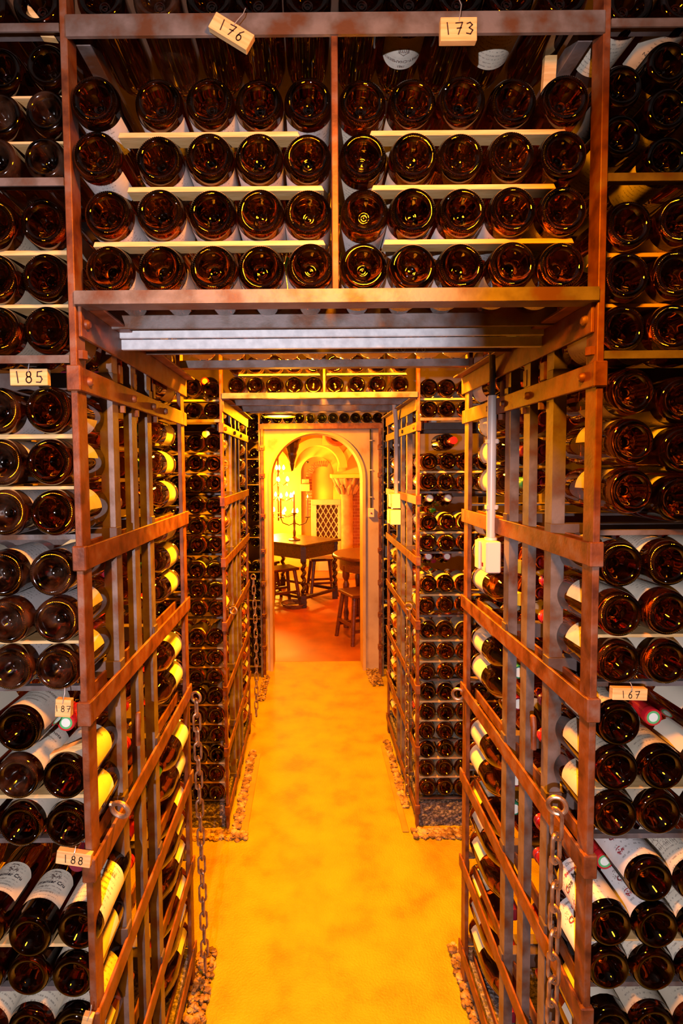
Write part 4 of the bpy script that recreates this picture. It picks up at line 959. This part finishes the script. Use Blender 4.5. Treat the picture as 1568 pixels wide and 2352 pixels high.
# column with carved capital
cl = thing('stone_column', 'stone column with a carved leaf capital beside the lattice', 'column', (.565, 8.3, 0))
MB().lathe([(0, 0), (.15, 0), (.15, .08), (.125, .10), (.13, .14), (.10, .18), (.092, .22), (.086, 1.22), (.095, 1.24), (.095, 1.27), (0, 1.27)], 32, c=(.565, 8.3, 0)).build('shaft', STONE, cl, smooth=True)
MB().lathe([(0, 1.27), (.10, 1.27), (.115, 1.33), (.15, 1.42), (.20, 1.52), (0, 1.52)], 24, c=(.565, 8.3, 0)).build('bell', STONE, cl, smooth=True)
for row, (zb_, rr_, hh, nn) in enumerate(((1.28, .115, .13, 9), (1.38, .145, .15, 9))):
    for i in range(nn):
        t = 2 * pi * (i + row * .5) / nn; c, s_ = cos(t), sin(t)
        pts = [(rr_, zb_), (rr_ + .022, zb_ + hh * .4), (rr_ + .045, zb_ + hh * .8), (rr_ + .075, zb_ + hh), (rr_ + .085, zb_ + hh * .85)]
        MB().tube([(.565 + r_ * c, 8.3 + r_ * s_, z_) for r_, z_ in pts], [.014, .026, .028, .020, .008], 8).build('leaf', STONE, cl, smooth=True)
MB().box(.565 - .25, .565 + .25, 8.06, 8.54, 1.525, 1.585).build('abacus', VAULT, cl, bevel=.008)
tag(MB().box(.66, 1.0, 8.5, 8.9, 0, 1.55).build('brick_pier', BRICK), 'red brick pier standing behind the stone column', 'pier')
# lattice door
lt = thing('lattice_door', 'pale diamond lattice door in a white frame at the back of the room', 'lattice door', (.29, 8.85, 0))
WHITEP = noisy('cream painted wood', [(.62, .52, .36), (.70, .60, .44)], 8, (.5, .6), 0, .1)
for nm, a in (('lintel', (.02, .50, 8.80, 8.90, 1.08, 1.165)), ('stile', (.02, .105, 8.82, 8.90, 0, 1.08)), ('stile', (.455, .50, 8.82, 8.90, 0, 1.08)), ('rail', (.105, .455, 8.82, 8.90, 0, .42))): MB().box(*a).build(nm, WHITEP, lt, bevel=.004)
MB().box(.105, .455, 8.895, 8.91, .42, 1.08).build('backing', mat('dark red backing', (.10, .02, .008), .7), lt)
def clipped(slope, c):
    """segment of z = slope*x + c inside the lattice opening"""
    P = []
    for x in (.105, .455):
        z = slope * x + c
        if .42 <= z <= 1.08: P.append((x, z))
    for z in (.42, 1.08):
        x = (z - c) / slope
        if .105 < x < .455: P.append((x, z))
    return P[:2] if len(P) >= 2 else None
for sl in (1.75, -1.75):
    for i in range(-14, 26):
        sg = clipped(sl, i * .150)
        if sg and abs(sg[0][0] - sg[1][0]) > .02: MB().bar((sg[0][0], 8.86 + (.006 if sl > 0 else 0), sg[0][1]), (sg[1][0], 8.86 + (.006 if sl > 0 else 0), sg[1][1]), .014, .006, up=(0, 1, 0)).build('slat', WHITEP, lt)
tag(MB().box(-.16, .0, 8.95, 9.15, 1.30, 1.42).box(-.13, -.01, 8.98, 9.12, 1.42, 1.50).build('stone_bracket', STONE, bevel=.006), 'small stone bracket on the wall above the candelabra', 'bracket')
# tables and stools
def twist(root, x, y, z0, z1, r=.034, turns=4.5):
    mb = MB(); n = 14; k = 46; vs = []; fs = []
    for i in range(k + 1):
        t = i / k; z = z0 + (z1 - z0) * t; a = 2 * pi * turns * t; bl = 1 if .06 < t < .94 else 0
        for q in range(n):
            b = 2 * pi * q / n; rr_ = (r * (.78 + .32 * cos(b - a))) if bl else r * 1.05
            vs.append((x + rr_ * cos(b), y + rr_ * sin(b), z))
    for i in range(k):
        for q in range(n): fs.append((i * n + q, i * n + (q + 1) % n, (i + 1) * n + (q + 1) % n, (i + 1) * n + q))
    mb.add(vs, fs); return mb.build('leg', OAK, root, smooth=True, ang=60)
F0 = Vector((-.079, 6.40)); A1 = Vector((.66, .75)).normalized(); A2 = Vector((-.75, .66)).normalized(); LA, LB = .72, 1.05
ctr = F0 + A1 * LA / 2 + A2 * LB / 2
tb = thing('oak_table', 'dark oak table with barley-twist legs under the candelabra', 'table', (ctr.x, ctr.y, 0))
def tpt(a, b): p = F0 + A1 * a + A2 * b; return p
MB().obox((ctr.x, ctr.y, .757), (A1.x, A1.y, 0), (A2.x, A2.y, 0), (0, 0, 1), LA / 2, LB / 2, .013).build('tabletop', OAK, tb, bevel=.004)
for a0, b0, a1, b1 in ((.05, .05, LA - .05, .05), (.05, .05, .05, LB - .05), (LA - .05, .05, LA - .05, LB - .05), (.05, LB - .05, LA - .05, LB - .05)):
    p, q = tpt(a0, b0), tpt(a1, b1); MB().bar((p.x, p.y, .665), (q.x, q.y, .665), .022, .155).build('apron', OAK, tb)
    MB().bar((p.x, p.y, .12), (q.x, q.y, .12), .035, .035).build('stretcher', OAK, tb)
for a0, b0 in ((.06, .06), (LA - .06, .06), (.06, LB - .06), (LA - .06, LB - .06)):
    p = tpt(a0, b0); twist(tb, p.x, p.y, .15, .56); MB().box(p.x - .035, p.x + .035, p.y - .035, p.y + .035, 0, .15).build('leg_block', OAK, tb, bevel=.004); MB().box(p.x - .036, p.x + .036, p.y - .036, p.y + .036, .56, .744).build('leg_block', OAK, tb, bevel=.004)
def stool(x, y, h, w_, rot, label, m=OAK2):
    root = thing('wooden_stool', label, 'stool', (x, y, 0), 'stools around the tables')
    c, s_ = cos(rot), sin(rot)
    def P(u, v, z): return (x + u * c - v * s_, y + u * s_ + v * c, z)
    MB().obox((x, y, h - .016), (c, s_, 0), (-s_, c, 0), (0, 0, 1), w_ / 2, w_ / 2 * .8, .016).build('seat', m, root, bevel=.006)
    for u in (-1, 1):
        for v in (-1, 1): MB().tube([P(u * w_ * .52, v * w_ * .42, 0), P(u * w_ * .36, v * w_ * .28, h - .03)], [.020, .024], 10).build('leg', m, root, smooth=True)
    for u in (-1, 1): MB().bar(P(u * w_ * .48, -w_ * .38, .13), P(u * w_ * .48, w_ * .38, .13), .022, .03).build('stretcher', m, root)
    for v in (-1, 1): MB().bar(P(-w_ * .47, v * w_ * .38, .18), P(w_ * .47, v * w_ * .38, .18), .022, .03).build('stretcher', m, root)
stool(-.36, 6.62, .47, .36, .5, 'wooden stool in front of the oak table, beside the arch'); stool(.15, 7.15, .50, .34, .2, 'wooden stool behind the oak table in front of the lit floor')
stool(.455, 5.26, .48, .34, -1.18, 'red brown wooden stool just inside the arch'); stool(-.62, 7.0, .47, .36, .9, 'wooden stool under the far end of the oak table')
rtb = thing('round_table', 'round red brown table half hidden by the arch jamb', 'table', (.68, 5.80, 0))
MB().lathe([(0, .73), (.43, .73), (.44, .74), (.44, .755), (.43, .765), (0, .765)], 48, c=(.68, 5.80, 0)).build('tabletop', OAK2, rtb, smooth=True)
MB().lathe([(.37, .60), (.37, .73), (.34, .73), (.34, .60), (.37, .60)], 48, c=(.68, 5.80, 0)).build('apron', OAK2, rtb, smooth=True)
for t in (radians(205), radians(115), radians(25), radians(295)):
    MB().lathe([(0, 0), (.03, 0), (.034, .06), (.022, .10), (.03, .16), (.018, .22), (.03, .40), (.036, .46), (.02, .50), (.038, .54), (.038, .66), (0, .66)], 18, c=(.68 + .34 * cos(t), 5.80 + .34 * sin(t), 0)).build('leg', OAK2, rtb, smooth=True)
tag(MB().lathe([(0, .004), (.13, .004), (.16, .05), (.165, .05), (.135, 0), (0, 0)], 32, c=(-.20, 6.55, 0)).build('metal_basin', CHROME, smooth=True), 'shallow metal basin on the floor under the oak table', 'basin')
# candelabra and chandelier
WAX = mat('candle wax', (.75, .55, .30), .5); FLAME = emit('candle flame', (1, .62, .12), 30); BRASS = mat('dark brass', (.25, .12, .03), .3, .9); CRYST = mat('crystal drops', (.9, .8, .6), .05, 0, 1)
cd = thing('candelabra', 'three-armed candelabra with tall candles on the oak table', 'candelabra', (-.20, 6.85, .77))
x0, y0, z0 = -.20, 6.85, .77
MB().lathe([(0, 0), (.075, 0), (.075, .012), (.03, .025), (.014, .05), (.020, .10), (.011, .14), (.018, .22), (.010, .28), (.016, .33), (0, .34)], 24, c=(x0, y0, z0)).build('stem', BRASS, cd, smooth=True)
for dx in (-.17, 0, .17):
    if dx: MB().tube([(x0, y0, z0 + .22), (x0 + dx * .4, y0, z0 + .19), (x0 + dx * .85, y0, z0 + .22), (x0 + dx, y0, z0 + .28)], .007, 8).build('arm', BRASS, cd, smooth=True)
    zb_ = z0 + (.34 if dx == 0 else .29)
    MB().lathe([(0, -.012), (.030, -.004), (.034, .006), (0, .004)], 18, c=(x0 + dx, y0, zb_)).build('drip_pan', BRASS, cd, smooth=True)
    MB().tube([(x0 + dx, y0, zb_), (x0 + dx, y0, zb_ + .24)], [.014, .010], 12).build('candle', WAX, cd, smooth=True)
    MB().lathe([(0, 0), (.007, .010), (.005, .022), (0, .042)], 10, c=(x0 + dx, y0, zb_ + .245)).build('flame', FLAME, cd, smooth=True)
ch = thing('chandelier', 'blazing crystal chandelier at the side of the far room', 'chandelier', (-.44, 7.55, 1.30))
x0, y0 = -.44, 7.55
MB().tube([(x0, y0, .95), (x0, y0, 1.60), (x0, y0, 2.74)], .012, 10).build('stem', BRASS, ch, smooth=True)
for tier, (zt, rt_, n_) in enumerate(((1.02, .26, 10), (1.24, .21, 8), (1.46, .15, 6), (1.62, .08, 4))):
    for i in range(n_):
        t = 2 * pi * (i + .3 * tier) / n_; ex, ey = x0 + rt_ * cos(t), y0 + rt_ * sin(t)
        MB().tube([(x0, y0, zt + .05), (x0 + rt_ * .5 * cos(t), y0 + rt_ * .5 * sin(t), zt - .02), (ex, ey, zt + .03)], .005, 6).build('arm', BRASS, ch, smooth=True)
        MB().lathe([(0, 0), (.016, .012), (.020, .03), (.012, .055), (0, .075)], 10, c=(ex, ey, zt + .035)).build('bulb', FLAME, ch, smooth=True)
        MB().lathe([(0, -.05), (.010, -.02), (0, 0)], 6, c=(ex, ey, zt + .02)).build('crystal_drop', CRYST, ch)
hp = tag(MB().lathe([(0, 0), (.012, .0), (.03, .08), (.028, .10), (.06, .20), (.058, .23), (.085, .30), (.09, .36), (.115, .40), (.115, .43), (0, .43)], 10, c=(-.225, 7.0, 1.645)).build('carved_pendant', OAK, smooth=False), 'dark carved wooden pendant hanging from the vault', 'pendant ornament')
tag(MB().tube([(-.225, 7.0, 2.07), (-.225, 7.0, 2.75)], .006, 8).build('hanging_rod', C_BLACK, smooth=True), 'thin black rod holding the carved pendant', 'rod')
CANDLE = (1.0, .42, .035)
lamp('chandelier_light', 'POINT', (-.44, 7.55, 1.30), 170, CANDLE, .10)
lamp('wall_fill_light', 'POINT', (-.62, 8.75, 1.25), 240, CANDLE, .10)  # added fill that brightens the wall behind the chandelier; no fixture here
lamp('room_light', 'POINT', (1.1, 7.0, 2.35), 190, (1, .20, .002), .12)

# ------------------------------------------------------------------ unseen card added behind the viewpoint to cast the flash shadow
k_ = .385
pts = [(-.057, 1.75), (-.03, 1.80), (.03, 1.90), (.094, 1.935), (.20, 1.95), (.24, 1.80), (.22, 1.585), (.10, 1.603), (.024, 1.618), (-.028, 1.683), (-.053, 1.715)]
fg = MB().prism([(FLASH[0] + (x - FLASH[0]) * k_, FLASH[2] + (z - FLASH[2]) * k_) for x, z in pts], -.452, -.449).build('added_blocker', C_BLACK)
tag(fg, 'unseen added black card flag shading one side of the flash behind the viewpoint', 'blocker')
